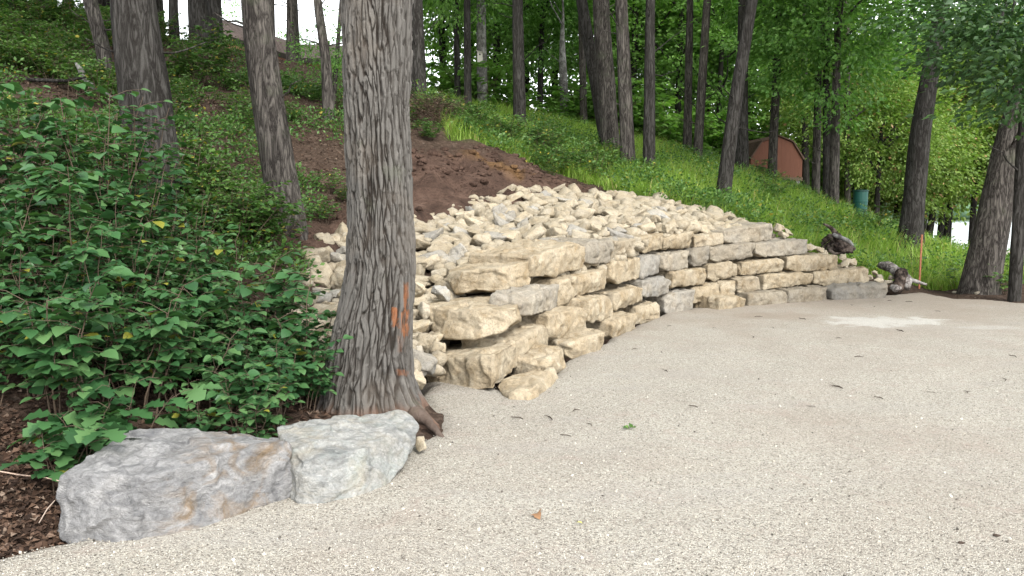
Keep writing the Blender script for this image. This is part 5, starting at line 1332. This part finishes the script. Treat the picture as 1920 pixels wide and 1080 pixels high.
# grey fallen branch up the slope and bare sticks at lower left
def lone_stick(name, pts, radii, mat, label, cat, seed, wob=.12, seg=8, onground=False, group=None):
    b_ = pts[0].copy(); V, Q = stick([q_ - b_ for q_ in pts], radii, seg, seed, wob); o_ = link(name, make_mesh(name, V, Q, mat), None, tuple(b_)); return tag(o_, label, cat, group)
lone_stick('fallen_branch', [W(142, 118, 13), W(152, 132, 12.9), (W(160, 152, 12.8)), W(178, 165, 12.7), W(215, 185, 12.6)], [.02, .05, .05, .04, .02], M['bark_pale'], 'pale grey fallen branch on the slope left of the thick dark trunk', 'branch', 31)
lone_stick('fallen_branch', [W(0, 142, 13), W(60, 150, 12.8), W(120, 152, 12.6), W(160, 145, 12.4)], [.02, .03, .03, .015], M['bark_dark'], 'thin dark branch lying on the slope at the upper left edge', 'branch', 32)
lone_stick('twig', [W(-5, 883, 4.35), W(40, 891, 4.3), W(80, 894, 4.25), W(116, 903, 4.2)], [.004, .004, .004, .003], plain('pale_twig', (.42, .31, .24), .8), 'long pale bare twig lying on the brown soil left of the larger boulder', 'twig', 33)
lone_stick('twig', [W(73, 981, 3.98), W(88, 955, 4.02), W(103, 938, 4.05)], [.0025, .003, .002], plain('pale_twig', (.34, .27, .22), .8), 'short pale twig leaning against the foot of the larger boulder', 'twig', 34)

# litter on the gravel
tw = np.random.default_rng(55); twig_m = plain('dark_twig', (.05, .035, .026), .9)
protos_t = []
for i in range(4):
    a = [np.array([-.06, 0, .006]), np.array([-.02, tw.uniform(-.015, .015), .012]), np.array([.02, tw.uniform(-.015, .015), .008]), np.array([.06, tw.uniform(-.02, .02), .005])]
    V1, Q1 = stick(a, [.003, .0045, .004, .002], 6, i, .2); V2, Q2 = stick([a[2], a[2] + np.array([.02, .03, .006])], [.003, .0015], 6, i, .2); protos_t.append(make_mesh('twig', *merge([(V1, Q1), (V2, Q2)]), twig_m))
for px, py, sc in [(1598,573,1.6),(1422,594,1.8),(1505,598,2.0),(1688,622,2.2),(1413,633,1.6),(1450,616,1.2),(1572,636,1.1),(1610,670,1.4),(1570,727,2.0),(1648,748,1.4),(1815,735,1.3),(1745,735,1.0),(1900,670,1.8),(1885,712,1.6),(1080,770,1.4),(1030,785,1.8),(970,785,1.6),(1105,798,1.2),(1300,765,1.2),(1520,765,1.0),(1190,655,1.2),(1250,697,1.5),(1060,820,1.2),(1704,566,1.6),(1668,564,1.4),(1758,584,1.3),(1255,612,1.2),(1340,616,1.0),(1640,575,1.2),(1215,600,1.3)]:
    p = G(px, py); o_ = link('twig', protos_t[int(tw.integers(0, 4))], None, (p[0], p[1], float(lot_z(p[0], p[1])[0]) + .002)); o_.rotation_euler = (0, 0, tw.uniform(0, 3.14)); o_.scale = (sc * .62, sc * .62, sc * .7)
    tag(o_, 'small dark twig lying on the pale gravel', 'twig', 'twigs scattered on the gravel')
def ground_leaf(px, py, size, mat, label, tmpl=LOBED, curl=1.6, n_=1, cat='leaf'):
    p = G(px, py); V, Q = [], []
    pos = tw.normal(size=(n_, 3)) * size * .35 * np.array([1, 1, .15]) + np.array([0, 0, .012]); a = tw.uniform(0, 6.28, n_)
    ax = np.stack([np.cos(a), np.sin(a), np.full(n_, .25)], 1); nm = tw.normal(size=(n_, 3)) * .35; nm[:, 2] += 1
    V, Q = scatter(tmpl[0] * np.array([1, 1, curl]), tmpl[1], pos, frames(ax, nm), np.full(n_, size))
    o_ = link('leaf', make_mesh('leaf', V, Q, mat, True), None, (p[0], p[1], float(lot_z(p[0], p[1])[0]))); return tag(o_, label, cat)
ground_leaf(1022, 972, .075, plain('tan_leaf', (.26, .145, .075), .8, .3, 30), 'curled tan dead leaf lying on the gravel in the foreground', LOBED, 3)
ground_leaf(1182, 806, .04, M['leaf_low'], 'small green sprig lying on the gravel mid picture', OVATE, 1.5, 7, 'sprig')
ground_leaf(1085, 988, .03, plain('yellow_leaf', (.5, .47, .12), .7, .2, 30), 'tiny yellow leaf on the gravel, right of the tan dead leaf', OVATE)
for px, py, lab in [(825, 997, 'small dark pebble on the gravel in front of the smaller boulder'), (1870, 1006, 'dark brown bark chip on the gravel near the bottom right corner, rightmost of two'), (1803, 1018, 'brown bark chip on the gravel near the bottom right corner, leftmost of two')]:
    p = G(px, py); V, T, b_ = rock(tw.normal(size=(9, 3)) * np.array([.011, .008, .004]), 3, 14, .002, 30, px)
    o_ = link('chip', make_mesh('chip', V, T, twig_m), None, (p[0], p[1], float(lot_z(p[0], p[1])[0]) - .002)); tag(o_, lab, 'chip')

# lakeside: low concrete edge and a bench by the water
p = W(1780, 466, 40); q_ = W(2010, 478, 40)
bm = bmesh.new(); box(bm, p[0], q_[0] + 3, 39.8, 40.2, -1.5, W(1790, 469, 40)[2], .03)
o_ = bm_obj('seawall', bm, plain('pale_concrete', (.42, .40, .36), .9, .15, 3)); tag(o_, 'low pale concrete edge along the lake shore', 'sea wall')
bx = W(1893, 478, 30); zg = gz1(bx[0] + .2, 30); bench = thing('bench', (bx[0] + .2, 30, zg), 'dark plank bench near the water, seen past the right edge trunks', 'bench')
dk = plain('dark_plank', (.06, .05, .045), .7); hz_ = bx[2] - zg
bm = bmesh.new()
for yy_ in (-.13, .05): box(bm, -.75, .75, yy_, yy_ + .15, hz_ - .06, hz_, .008)
bm_obj('seat', bm, dk, bench)
for sx in (-.5, .5):
    bm = bmesh.new(); box(bm, sx - .05, sx + .05, -.1, .16, -.1, hz_ - .063, .008); bm_obj('leg', bm, dk, bench)
